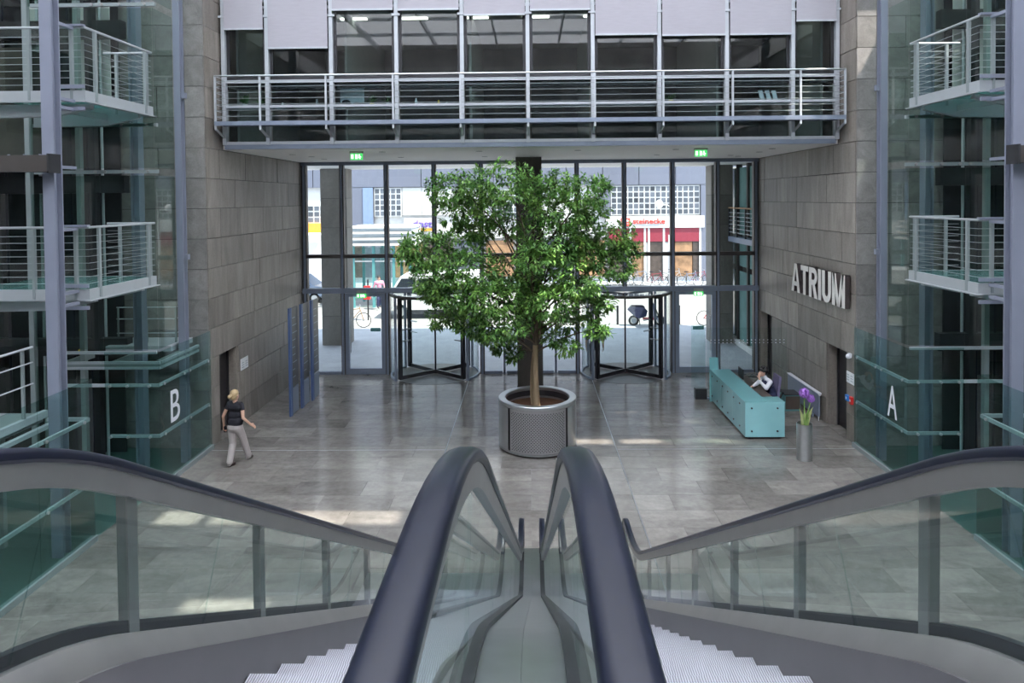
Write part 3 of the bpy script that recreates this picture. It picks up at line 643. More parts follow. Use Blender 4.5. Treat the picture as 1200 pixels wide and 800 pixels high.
    for z in (2.4, 6.0, 9.4, 12.8): B('header', 'dark', t, *bx(8.9, 12.8), 14.9, 15.1, z-.02, z+.36)
    for k in range(3):
        for z0, z1 in ((.1, 2.38), (2.8, 5.95), (6.4, 9.35), (9.8, 12.7)):
            piece('shaft_pane', 'ggreen', t, *bx(9.3+k*1.02, 10.26+k*1.02), 13.94, 13.955, z0, z1)
    for k, x in enumerate((9.75, 9.5, 10.15, 10.9, 11.6)): MB().cyl((X(x), 15.0+.1*(k % 2), 0), (X(x), 15.0+.1*(k % 2), ROOF-.4), .03, 8).build('cable_tube', 'wsteel' if k in (1, 3) else 'black', t)
    B('shade_sheet', 'dark', t, *bx(9.35, 12.9), 15.52, 15.56, 0, ROOF-.4)  # added dark sheet, puts the deep shade of the shaft into colour
    for k, x in enumerate((9.4, 9.95, 10.85)): piece('lit_strip_panel', 'fwhite', t, *bx(x, x+(.42, .2, .5)[k]), 15.3, 15.33, 7.75, 10.2)  # added white panels stand in for lit strips and reflections in the glass
    car = B('lift_car', 'fdark', t, *bx(10.5, 12.3), 14.1, 14.85, 6.5, 9.0)
    # small window of glass blocks in the stone wall
    x0 = 9.55 if s > 0 else 11.6
    t = thing('glass_block_window', 'small window of square glass blocks in the wall behind tower %s' % nm, 'window', (X(x0+.15), 15.72, 5.1))
    B('frame', 'fwhite', t, *bx(x0, x0+.36), 15.70, 15.735, 5.1, 5.92)
    for i in range(2):
        for j in range(5): piece('block', 'gteal', t, *bx(x0+.03+i*.16, x0+.16+i*.16), 15.685, 15.70, 5.13+j*.16, 5.26+j*.16)
for s in (-1, 1): tower(s)
# service gallery inside the left tower
t = thing('service_gallery', 'low white steel gallery with thin rails inside the letter B tower', 'gallery', (-8.9, 15.0, 2.3))
B('slab', 'wsteel', t, -9.3, -7.85, 14.75, 15.7, 2.5, 2.62)
for a, b in ((2.33, 2.38), (2.44, 2.49)): B('ring_beam', 'wsteel', t, -9.7, -7.62, 13.85, 13.9, a, b); B('ring_beam', 'wsteel', t, -7.66, -7.6, 13.9, 15.5, a, b)
B('ring_web', 'steel2', t, -9.7, -7.62, 13.87, 13.885, 2.38, 2.44); B('ring_web', 'steel2', t, -7.64, -7.625, 13.9, 15.5, 2.38, 2.44)
for z in (3.41, 3.15, 2.83): MB().tube([(-9.28, 15.15, z), (-7.95, 15.15, z), (-7.95, 15.65, z)], .014, 6).build('rail', 'wsteel', t)
for x in (-9.25, -8.6, -7.95): B('post', 'steel2', t, x-.015, x+.015, 15.135, 15.165, 2.6, 3.41)
for x in (-9.6, -8.6, -7.7): B('hanger', 'steel2', t, x-.03, x+.03, 13.9, 14.8, 2.36, 2.5)
t = thing('walkway', 'white steel walkway edge with three sloping rails behind the near column', 'walkway', (-8.4, 10.4, 2.0))
B('edge_beam', 'wsteel', t, -8.28, -8.2, 9.0, 11.4, 2.14, 2.26); B('edge_beam', 'wsteel', t, -8.18, -8.1, 9.0, 11.45, 1.98, 2.05); B('deck', 'steel2', t, -9.6, -8.28, 9.0, 11.4, 2.06, 2.2)
for z in (3.40, 3.15, 2.80): MB().cyl((-8.2, 9.0, z), (-8.2, 11.07, z), .02 if z > 3.3 else .012, 8).build('rail', 'wsteel', t)
for y in (9.2, 10.9): B('post', 'steel2', t, -8.26, -8.22, y-.02, y+.02, 2.1, 3.4)
for y in (9.3, 11.2): B('leg', 'steel2', t, -8.9, -8.82, y-.04, y+.04, 0, 2.06)
tag(MB().ball((-9.58, 14.4, 2.583), .085, 12).build('warning_lamp', 'yellow', None, True), 'round yellow lamp on the gallery edge inside the letter B tower', 'lamp')

# ---------------------------------------------------------------- escalators
def zr(y):
    """height of the handrail top along the escalator"""
    zt, zb, k = 5.215, 1.0, math.tan(R(29.8)); yi, yj = 1.732, 1.732+4.215/math.tan(R(29.8)); T, U = .6, .6
    if y <= yi-T: return zt
    if y < yi+T: u = (y-(yi-T))/(2*T); return zt-k*T*u*u
    if y <= yj-U: return zt-k*(y-yi)
    if y < yj+U: u = (yj+U-y)/(2*U); return zb+k*U*u*u
    return zb
Y0, Y1 = -1.1, 10.05
def prof(y0, y1, dz, n=None):
    n = n or int((y1-y0)/.12)+1
    return [(y0+(y1-y0)*i/n, zr(y0+(y1-y0)*i/n)+dz) for i in range(n+1)]
def escalator(s, label):
    t = thing('escalator', label, 'escalator', (s*.75, 5, 0), 'the pair of escalators')
    xi, xo = s*.152, s*1.405
    for x, wh in ((xi, 'inner'), (xo, 'outer')):
        pts = [(x, y, z) for y, z in prof(Y0, Y1, -.02)]
        rr = .24
        low = [(x, Y1+rr*math.sin(a), zr(Y1)-.02-rr+rr*math.cos(a)) for a in [math.pi*k/10 for k in range(1, 11)]]
        top = [(x, Y0-rr*math.sin(a), zr(Y0)-.02-rr+rr*math.cos(a)) for a in [math.pi*k/10 for k in range(10, 0, -1)]]
        path = top+pts+low
        sec = [(-.040, -.010), (-.039, .006), (-.033, .015), (-.018, .020), (.018, .020), (.033, .015), (.039, .006), (.040, -.010), (.032, -.020), (-.032, -.020)]
        h = MB().sweep(path, sec).build('handrail', 'black', t, True); h['label'] = 'black rubber handrail'
        MB().sweep(path, [(-.024, -.09), (-.028, -.02), (.028, -.02), (.024, -.09)]).build('handrail_guide', 'stain_d', t, True)
        # balustrade panes, joints square to the slope
        ys = [Y0-.1]+[-.2+1.12*k for k in range(1, 10)]+[Y1+.16]
        for k in range(len(ys)-1):
            a, b = ys[k]+.006, ys[k+1]-.006; q = prof(a, b, 0, 10)
            def sk(y, dz):
                sl = (zr(y+.05)-zr(y-.05))/.1; L = math.hypot(1, sl); return (y-sl/L*dz, zr(y)+dz/L)
            up = [sk(y, -.09) for y, z in q]; lo = [sk(y, -.56) for y, z in q]
            MB().prism(up+lo[::-1], 'x', x-.006, x+.006).build('balustrade_pane', 'gbal', t)
        for y in [2.40-1.155*2+1.155*k for k in range(9)]:
            if wh == 'outer': B('glass_post', 'stain_d', t, x-.02+s*.02, x+.02+s*.02, y-.03, y+.03, zr(y)-.66, zr(y)-.07)
    # inner decks, skirts and outer cladding
    for x, d in ((xo, -s), (xi, s)):
        path = [(x, y, z) for y, z in prof(Y0-.2, Y1+.3, -.61)]
        sec = [(-.02*d, .0), (.022*d, .0), (.10*d, -.10), (.10*d, -.13), (-.02*d, -.13)]
        MB().sweep(path, sec).build('inner_deck', 'stain_d', t, True)
        path = [(x+.105*d, y, z) for y, z in prof(Y0-.2, Y1+.3, -.69)]
        MB().sweep(path, [(-.008, .0), (.004, .0), (.004, -.40), (-.008, -.40)]).build('skirt', 'skirt', t, True)
        path = [(x-.02*d, y, z) for y, z in prof(Y0-.2, Y1+.3, -.60)]
        MB().sweep(path, [(-.016, .03), (.016, .03), (.016, -.02), (-.016, -.02)]).build('glazing_bead', 'dark', t, True)
    poly = [(y, z) for y, z in prof(Y0-.2, Y1+.3, -.64, 40)]+[(y, max(z-.9, 0.0)) for y, z in prof(Y0-.2, Y1+.3, -.64, 40)][::-1]
    MB().prism(poly, 'x', xo+s*.02, xo+s*.06).build('side_cladding', 'stain_d', t)
    if s < 0:  # deck closing the gap between the two escalators
        pth = [(0, y, z) for y, z in prof(Y0-.2, Y1+.3, -.585)]
        MB().sweep(pth, [(-.125, .0), (-.0005, .0), (-.0005, -.02), (-.125, -.02)]).build('centre_deck', 'stain', t, True)
    else:
        pth = [(0, y, z) for y, z in prof(Y0-.2, Y1+.3, -.585)]
        MB().sweep(pth, [(.0005, .0), (.125, .0), (.125, -.02), (.0005, -.02)]).build('centre_deck', 'stain', t, True)
    poly = [(y, z) for y, z in prof(Y0-.2, Y1+.3, -1.12, 40)]+[(y, max(z-.5, -.02)) for y, z in prof(Y0-.2, Y1+.3, -1.12, 40)][::-1]
    MB().prism(poly, 'x', s*.25, s*1.37).build('truss', 'dark', t)
    # steps
    dy, y = .4, -.9; first = None
    while y < 9.9:
        z = zr(y+.2)-.97; z2 = zr(y+.6)-.97
        st = B('step', 'step', t, s*.265, s*1.29, y, y+dy, z-.02, z)
        B('riser', 'stepr', st, s*.265, s*1.29, y+dy-.012, y+dy-.002, min(z2, z-.02)-.02, z-.02)
        y += dy
    for a, b in ((-1.3, -.9), (9.9, 10.35)): B('comb_plate', 'stain', t, s*.265, s*1.29, a, b, zr((a+b)/2)-1.0, zr((a+b)/2)-.97)
    t.location = t.location; return t
for s, lb in ((-1, 'glass sided escalator on the walking woman side'), (1, 'glass sided escalator on the reception desk side')):
    t = escalator(s, lb)
    # the pair stands turned a hair from the hall axis
    piv = Vector((0, 10, 0)); rot = Matrix.Rotation(-.0037, 4, 'Z')
    t.matrix_world = Matrix.Translation(piv) @ rot @ Matrix.Translation(-piv) @ Matrix.Translation(t.location)
# ---------------------------------------------------------------- planter and tree
PX, PY = .16, 15.9
t = thing('planter', 'round stainless steel planter with perforated panels holding the tree', 'planter', (PX, PY, 0))
MB().lathe([(.78, 0), (.80, 0), (.80, .06), (.78, .06)], (PX, PY, 0), 48).build('plinth', 'dark', t, True)
def arcbox(a0, a1, r0, r1, z0, z1, n=14):
    o = [(PX+r1*math.cos(R(a0+(a1-a0)*i/n)), PY+r1*math.sin(R(a0+(a1-a0)*i/n))) for i in range(n+1)]
    q = [(PX+r0*math.cos(R(a0+(a1-a0)*i/n)), PY+r0*math.sin(R(a0+(a1-a0)*i/n))) for i in range(n+1)]
    return MB().prism(o+q[::-1], 'z', z0, z1)
MB().lathe([(.86, .06), (.86, 1.08), (.74, 1.08), (.74, .95)], (PX, PY, 0), 64).build('shell', 'dark', t, True)
MB().lathe([(.90, 1.06), (.912, 1.075), (.912, 1.135), (.90, 1.15), (.76, 1.15), (.745, 1.135), (.745, .9)], (PX, PY, 0), 64).build('rim', 'stain', t, True)
MB().lathe([(.912, .05), (.912, .08), (.86, .08)], (PX, PY, 0), 64).build('foot_ring', 'stain', t, True)
# alternating perforated and plain plates round the drum
def perfmat():
    m, nt, out = newmat('perforated_steel'); b = nd(nt, 'BsdfPrincipled', i_Metallic=.9, i_Roughness=.3); b.inputs['Base Color'].default_value = (.5, .5, .52, 1)
    nt.links.new(b.outputs[0], out.inputs[0]); return m
M['perf'] = perfmat()
for k in range(4):
    a = -90-44+k*90
    if k % 2 == 0:
        p = arcbox(a, a+88, .895, .905, .09, 1.055, 20).build('perforated_plate', 'perf', t, True)
        hm = MB()
        for j in range(26):
            for i in range(19):
                an = R(a+4+(i+.5*(j % 2))*80/18.5); z = .15+j*.0335; c = Vector((PX+.9065*math.cos(an), PY+.9065*math.sin(an), z)); tx = Vector((-math.sin(an), math.cos(an), 0))
                hm.add([c+tx*0.0135*math.cos(q*1.0472)+Vector((0, 0, 0.0135*math.sin(q*1.0472))) for q in range(6)], [(0, 1, 2, 3, 4, 5)])
        hm.build('holes', 'black', p, kind='stuff')
    else: arcbox(a+2, a+86, .895, .905, .09, 1.055, 14).build('plain_plate', 'stain', t, True)
MB().lathe([(0, .93), (.3, .95), (.6, .92), (.745, .90)], (PX, PY, 0), 32).build('soil', 'soil', t, True)

t = thing('tree', 'leafy green indoor tree growing in the round steel planter', 'tree', (PX, PY, .93))
bp = lambda *p: [Vector(q) for q in p]
def curve(p0, p1, bend, n=7):
    p0, p1 = Vector(p0), Vector(p1); m = (p0+p1)/2+Vector(bend)
    return [p0*(1-u)**2+m*2*u*(1-u)+p1*u*u for u in [i/n for i in range(n+1)]]
fork = (.13, 15.9, 2.35)
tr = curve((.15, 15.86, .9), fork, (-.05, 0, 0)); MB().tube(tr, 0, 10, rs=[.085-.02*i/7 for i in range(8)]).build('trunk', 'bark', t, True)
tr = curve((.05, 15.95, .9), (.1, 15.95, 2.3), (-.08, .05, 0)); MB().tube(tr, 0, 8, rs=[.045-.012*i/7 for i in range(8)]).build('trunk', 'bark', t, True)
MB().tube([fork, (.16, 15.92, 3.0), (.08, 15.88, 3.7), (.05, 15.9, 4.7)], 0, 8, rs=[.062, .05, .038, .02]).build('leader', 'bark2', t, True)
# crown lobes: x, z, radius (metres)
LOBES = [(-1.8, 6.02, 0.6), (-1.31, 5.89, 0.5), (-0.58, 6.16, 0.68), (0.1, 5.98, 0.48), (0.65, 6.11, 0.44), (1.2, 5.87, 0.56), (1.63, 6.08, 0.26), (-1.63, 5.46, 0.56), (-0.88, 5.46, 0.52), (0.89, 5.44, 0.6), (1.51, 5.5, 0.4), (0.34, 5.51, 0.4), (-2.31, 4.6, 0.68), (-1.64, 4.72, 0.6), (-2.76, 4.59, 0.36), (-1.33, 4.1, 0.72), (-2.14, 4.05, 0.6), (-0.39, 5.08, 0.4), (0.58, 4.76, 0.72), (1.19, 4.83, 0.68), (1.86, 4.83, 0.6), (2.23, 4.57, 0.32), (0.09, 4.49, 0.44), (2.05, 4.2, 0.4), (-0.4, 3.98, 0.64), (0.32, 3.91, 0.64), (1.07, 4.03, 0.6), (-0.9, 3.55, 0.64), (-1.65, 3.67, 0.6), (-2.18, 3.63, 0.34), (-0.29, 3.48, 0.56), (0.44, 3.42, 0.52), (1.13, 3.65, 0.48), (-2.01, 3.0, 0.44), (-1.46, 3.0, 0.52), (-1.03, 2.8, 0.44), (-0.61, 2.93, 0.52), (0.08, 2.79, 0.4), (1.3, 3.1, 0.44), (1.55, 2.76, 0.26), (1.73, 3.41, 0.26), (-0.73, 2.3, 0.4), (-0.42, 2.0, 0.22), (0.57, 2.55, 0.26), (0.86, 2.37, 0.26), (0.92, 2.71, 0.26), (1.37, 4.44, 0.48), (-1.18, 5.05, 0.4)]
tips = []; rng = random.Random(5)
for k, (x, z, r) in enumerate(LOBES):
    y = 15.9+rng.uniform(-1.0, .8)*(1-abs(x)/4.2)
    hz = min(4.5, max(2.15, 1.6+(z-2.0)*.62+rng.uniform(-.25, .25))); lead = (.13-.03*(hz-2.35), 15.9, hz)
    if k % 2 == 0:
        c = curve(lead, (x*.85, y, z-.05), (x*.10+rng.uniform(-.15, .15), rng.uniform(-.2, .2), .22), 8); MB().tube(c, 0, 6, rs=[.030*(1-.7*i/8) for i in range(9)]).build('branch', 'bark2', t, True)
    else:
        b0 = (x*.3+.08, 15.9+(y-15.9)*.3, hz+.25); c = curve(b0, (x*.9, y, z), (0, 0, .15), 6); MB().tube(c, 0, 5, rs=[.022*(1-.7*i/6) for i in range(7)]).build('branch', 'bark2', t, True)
    tips.append((x, y, z, r))
leaf = MB(); lm = MB()
def leaf_pts(b, d, up, L, w):
    sd = d.cross(up).normalized(); nn = sd.cross(d).normalized()
    m = b+d*L*.5; tip = b+d*L-nn*L*.12
    return [b, b+d*L*.28+sd*w*.42+nn*w*.10, m+sd*w*.5+nn*w*.06, tip, m-sd*w*.5+nn*w*.06, b+d*L*.28-sd*w*.42+nn*w*.10, m-nn*w*.08], [(0, 1, 6), (1, 2, 6), (2, 3, 6), (3, 4, 6), (4, 5, 6), (5, 0, 6)]
big = []
clusters = 0
for (x, y, z, r) in tips:
    nc = int(340*r*r)+18
    for c in range(nc):
        # points on and inside the lobe, denser to the outside
        v = Vector((rng.gauss(0, 1), rng.gauss(0, 1), rng.gauss(0, 1))).normalized(); q = rng.uniform(.35, 1.0)**.6
        ctr = Vector((x+v.x*r*1.12*q, y+v.y*r*1.15*q, z+v.z*r*.74*q))
        out = (v+Vector((0, 0, .25))).normalized(); n = rng.randint(5, 9); ph = rng.uniform(0, 6.28)
        a = out.orthogonal().normalized(); b2 = out.cross(a)
        for i in range(n):
            an = ph+i*2.4; sp = rng.uniform(.5, 1.25)
            d = (out*math.cos(sp)+(a*math.cos(an)+b2*math.sin(an))*math.sin(sp)+Vector((0, 0, -.35))).normalized()
            L = rng.uniform(.085, .155); w = L*rng.uniform(.36, .46); base = ctr+out*rng.uniform(-.08, .04)+d*.02
            if ctr.y < 15.6 and len(big) < 2400 and q > .8 and i == 0: big.append((base, d, L, w))
            else: leaf.add(*leaf_pts(base, d, Vector((rng.uniform(-.3, .3), rng.uniform(-.3, .3), 1)), L, w))
big.sort(key=lambda e: e[0].y)
for base, d, L, w in big[290:]: leaf.add(*leaf_pts(base, d, Vector((0, 0, 1)), L, w))
big = big[:290]; leaf.build('foliage', 'leaf', t, True, kind='stuff')
LM = bpy.data.meshes.new('leaf'); vs, fs = leaf_pts(Vector((0, 0, 0)), Vector((1, 0, 0)), Vector((0, 0, 1)), 1, .42); LM.from_pydata([tuple(v) for v in vs], [], fs); LM.materials.append(M['leaf'])
for base, d, L, w in big:
    o = bpy.data.objects.new('leaf', LM); COL.objects.link(o); o.parent = t; o.location = base-Vector((PX, PY, .93)); o.scale = (L*1.05,)*3
    o.rotation_euler = d.to_track_quat('X', 'Z').to_euler()

# ---------------------------------------------------------------- directory boards
for k, y in enumerate((18.05, 18.78, 19.5)):
    xb = -6.42+.06*k
    t = thing('directory_board', ['dark directory board on blue posts, nearest the wall door', 'dark directory board on blue posts, middle one of three', 'dark directory board on blue posts, beside the glazed entrance front'][k], 'sign', (xb, y+.3, 0), 'directory boards by the stone wall')
    for yy in (y, y+.09): B('post', 'blue', t, xb-.03, xb+.03, yy-.025, yy+.025, 0, 2.9)
    B('board', 'panel', t, xb-.02, xb+.02, y+.12, y+.6, .75, 2.88); B('lower_panel', 'gframe', t, xb-.02, xb+.02, y+.12, y+.6, .02, .72)
    for j in range(9):
        piece('name_strip', 'paper_g', t, xb+.02, xb+.024, y+.17, y+.17+random.uniform(.15, .36), 1.0+j*.2, 1.02+j*.2)

# ---------------------------------------------------------------- reception
t = thing('reception_desk', 'long teal glass reception desk with a stepped return end', 'desk', (5.5, 17.7, 0))
B('plinth', 'dark', t, 5.2, 6.0, 16.28, 19.25, 0, .06)
for k in range(3): piece('front_panel', 'gdesk', t, 5.10, 5.125, 16.22+k*1.02, 17.225+k*1.02, .06, .885)
B('carcass', 'teal', t, 5.13, 5.6, 16.24, 19.25, .06, .87); B('return_carcass', 'teal', t, 5.6, 6.0, 16.24, 16.62, .06, .87)
B('end_panel', 'gdesk', t, 5.10, 6.03, 16.19, 16.215, .06, .885)
B('counter_top', 'gdesk2', t, 5.08, 5.62, 16.2, 19.25, .89, .91); B('return_top', 'gdesk2', t, 5.63, 6.04, 16.2, 16.65, .875, .89)
B('work_top', 'fdark', t, 5.61, 6.1, 16.7, 19.2, .70, .73)
B('far_panel', 'gdesk2', t, 5.06, 5.30, 19.24, 19.26, 0, 1.25)
for x in (5.25, 5.86):
    for z in (.2, .75): MB().cyl((x, 16.17, z), (x, 16.195, z), .022, 10).build('stud', 'dark', t)
for y in (16.6, 17.1, 17.6, 18.1, 18.6, 19.1):
    for z in (.2, .75): MB().cyl((5.08, y, z), (5.105, y, z), .02, 8).build('stud', 'dark', t)
for y in (17.0, 18.4): B('work_top_leg', 'stain', t, 6.04, 6.08, y, y+.04, 0, .70)
t = thing('desk_screen', 'upright glass screen with white dots closing the far end of the reception', 'screen', (6.2, 19.45, 0))
for k in range(2): piece('pane', 'gclear', t, 5.05+k*1.13, 6.17+k*1.13, 19.44, 19.452, .05, 2.05)
B('rail', 'gframe', t, 5.05, 7.32, 19.42, 19.47, 0, .05)
dm = MB()
for i in range(19):
    for z in (1.62, 1.70): MB; dm.cyl((5.15+i*.115, 19.436, z), (5.15+i*.115, 19.44, z), .017, 8)
dm.build('dots', 'white', t, kind='stuff')
t = thing('divider_screen', 'free standing greenish glass panel on a dark foot beside the reception desk', 'screen', (4.75, 19.6, 0))
B('pane', 'gbal', t, 4.62, 5.02, 19.55, 19.562, .3, 2.1); B('foot', 'dark', t, 4.72, 5.04, 19.45, 19.66, 0, .3)
t = thing('radiator', 'flat grey panel radiator low on the stone wall behind the vase', 'radiator', (7.4, 18.5, .1))
B('panel', 'gframe', t, 7.38, 7.42, 17.5, 19.58, .12, .70); B('top_grille', 'white', t, 7.36, 7.46, 17.5, 19.58, .70, .725); MB().cyl((7.4, 17.46, .70), (7.4, 17.50, .70), .035, 10).build('valve', 'white', t)
for y in (17.9, 19.2): B('bracket', 'gframe', t, 7.42, 7.485, y-.02, y+.02, .3, .5); B('foot', 'gframe', t, 7.38, 7.42, y-.02, y+.02, 0, .12)
MB().cyl((7.4, 17.54, 0), (7.4, 17.54, .12), .012).build('pipe', 'white', t)

t = thing('floor_vase', 'tall cylindrical steel vase on the floor with purple flowers', 'vase', (6.0, 14.95, 0))
MB().lathe([(0, 0), (.155, 0), (.163, .012), (.163, .80), (.155, .80), (.15, .1), (0, .1)], (6.0, 14.95, 0), 40).build('body', 'stain', t, True)
rng = random.Random(2)
def flower(x, z, r, lb):
    f = thing('allium_flower', lb, 'flower', (6.0, 14.95, .8), 'flowers in the steel vase')
    MB().tube([(6.0+.3*(x-6.0), 14.95, .15), (6.0+.5*(x-6), 14.94, 1.0), (x, 14.93, z)], .012, 6).build('stem', 'stem', f, True)
    hd = MB().ball((x, 14.93, z), r*.8, 12); 
    for k in range(160):
        v = Vector((rng.gauss(0, 1), rng.gauss(0, 1), rng.gauss(0, 1))).normalized(); c = Vector((x, 14.93, z))+v*r*.75; a = v.orthogonal().normalized()*.014; hd.add([c+a, c-a, c+v*r*.3], [(0, 1, 2)]); a = v.cross(a).normalized()*.014; hd.add([c+a, c-a, c+v*r*.3], [(0, 1, 2)])
    hd.build('head', 'purple', f)
flower(5.985, 1.47, .115, 'larger round purple flower head in the steel vase'); flower(6.13, 1.35, .09, 'smaller round purple flower head in the steel vase')
for k in range(10):
    a = rng.uniform(0, 6.28); q = rng.uniform(.02, .11); h = rng.uniform(.18, .42); x, y = 6.0+q*math.cos(a), 14.95+q*math.sin(a); w = .022
    o = MB().add([(x-w, y, .7), (x+w, y, .7), (x+w*1.3+.06*math.cos(a), y+.05*math.sin(a), .8+h*.6), (x+.14*math.cos(a), y+.1*math.sin(a), .8+h), (x-w*1.3+.06*math.cos(a), y+.05*math.sin(a), .8+h*.6)], [(0, 1, 2, 3, 4)]).build('strap_leaf', 'sleaf' if k % 2 else 'stem', None)
    tag(o, 'narrow pale green leaf standing in the steel vase', 'leaf', 'leaves in the steel vase')

# wall fittings
def wall_notice(name, lb, s, y0, y1, z0, z1):
    t = thing(name, lb, 'notice', (s*7.49, (y0+y1)/2, z0)); B('sheet', 'paper', t, s*7.485, s*7.499, y0, y1, z0, z1)
    for k in range(2):
        a = y0+.05+k*(y1-y0)/2
        for j in range(3): piece('print', 'paper_g', t, s*7.481, s*7.485, a, a+(y1-y0)*.3, z0+.06+j*.06, z0+.075+j*.06)
wall_notice('wall_notice', 'white notice beside the dark door in the wall with the directory boards', -1, 17.47, 17.92, 1.38, 1.68)
wall_notice('wall_notice', 'white notice beside the dark door near the red fire call point', 1, 15.82, 16.19, 1.38, 1.64)
t = thing('call_point', 'blue wall box beside the red fire call point', 'call point', (7.49, 16.12, .95)); B('box', 'bluep', t, 7.44, 7.5, 16.04, 16.17, .95, 1.08); B('window', 'paper', t, 7.435, 7.44, 16.08, 16.13, .99, 1.04)
t = thing('call_point', 'red fire call point beside the blue wall box', 'call point', (7.49, 15.9, .93)); B('box', 'red', t, 7.44, 7.5, 15.86, 15.96, .92, 1.09); B('window', 'paper', t, 7.435, 7.44, 15.89, 15.93, .98, 1.03)
t = thing('motion_sensor', 'small white dome sensor over the dark door on the reception side', 'sensor', (7.47, 16.0, 2.0)); MB().ball((7.44, 16.0, 2.02), .06, 12).build('dome', 'white', t, True); B('mount', 'white', t, 7.45, 7.5, 15.95, 16.05, 1.99, 2.09)
# ATRIUM lettering
t = thing('wall_lettering', 'raised steel letters spelling ATRIUM on the stone wall', 'sign', (7.4, 17.58, 3.14))
B('back_rail', 'dark', t, 7.44, 7.5, 16.05, 19.1, 3.3, 3.34); B('back_rail', 'dark', t, 7.44, 7.5, 16.05, 19.1, 3.7, 3.74)
def glyph(c, y, w, h=.78, th=.15):
    """block letter strokes; u runs along the wall (towards -Y), v is up"""
    m = MB(); P = lambda poly: m.prism([(y-u, 3.14+v) for u, v in poly], 'x', 7.345, 7.46)
    if c == 'A': P([(0, 0), (th, 0), (w/2+th*.1, h), (w/2-th*.5, h)]); P([(w, 0), (w-th, 0), (w/2-th*.1, h), (w/2+th*.5, h)]); P([(w*.25, .17), (w*.75, .17), (w*.68, .29), (w*.32, .29)])
    if c == 'T': P([(0, h-.14), (w, h-.14), (w, h), (0, h)]); P([(w/2-th/2, 0), (w/2+th/2, 0), (w/2+th/2, h-.14), (w/2-th/2, h-.14)])
    if c == 'I': P([(0, 0), (w, 0), (w, h), (0, h)])
    if c == 'R':
        P([(0, 0), (th, 0), (th, h), (0, h)]); n = 8; cx, cz, ro, ri = w-.23, h-.225, .225, .09
        o = [(cx+ro*math.sin(math.pi*k/n), cz+ro*math.cos(math.pi*k/n)) for k in range(n+1)]; q = [(cx+ri*math.sin(math.pi*k/n), cz+ri*math.cos(math.pi*k/n)) for k in range(n+1)]
        for k in range(n): P([o[k], o[k+1], q[k+1], q[k]])
        P([(th, h-.135), (cx, h-.135), (cx, h), (th, h)]); P([(th, h-.45), (cx, h-.45), (cx, h-.315), (th, h-.315)]); P([(cx-.06, h-.44), (cx+.09, h-.44), (w, 0), (w-th*1.1, 0)])
    if c == 'U':
        r = w/2; P([(0, r), (th, r), (th, h), (0, h)]); P([(w-th, r), (w, r), (w, h), (w-th, h)]); n = 10
        o = [(r-r*math.cos(math.pi*k/n), r-r*math.sin(math.pi*k/n)) for k in range(n+1)]; q = [(r-(r-th)*math.cos(math.pi*k/n), r-(r-th)*math.sin(math.pi*k/n)) for k in range(n+1)]
        for k in range(n): P([o[k], o[k+1], q[k+1], q[k]])
    if c == 'M': P([(0, 0), (th, 0), (th, h), (0, h)]); P([(w-th, 0), (w, 0), (w, h), (w-th, h)]); P([(th*.2, h), (th*1.15, h), (w/2+th*.3, 0), (w/2-th*.45, 0)]); P([(w-th*.2, h), (w-th*1.15, h), (w/2-th*.3, 0), (w/2+th*.45, 0)])
    return m
def face(m):
    q = MB(); q.v = [(7.335 if v[0] < 7.4 else 7.3445, v[1], v[2]) for v in m.v]; q.f = m.f; return q
wid = dict(A=.58, T=.48, R=.50, I=.16, U=.50, M=.66); y = 19.19; gp = (19.19-15.97-sum(wid[c] for c in 'ATRIUM'))/5
for c in 'ATRIUM': g_ = glyph(c, y, wid[c]); l_ = g_.build('letter', 'return', t); face(g_).build('letter_face', 'stain_l', l_); y -= wid[c]+gp

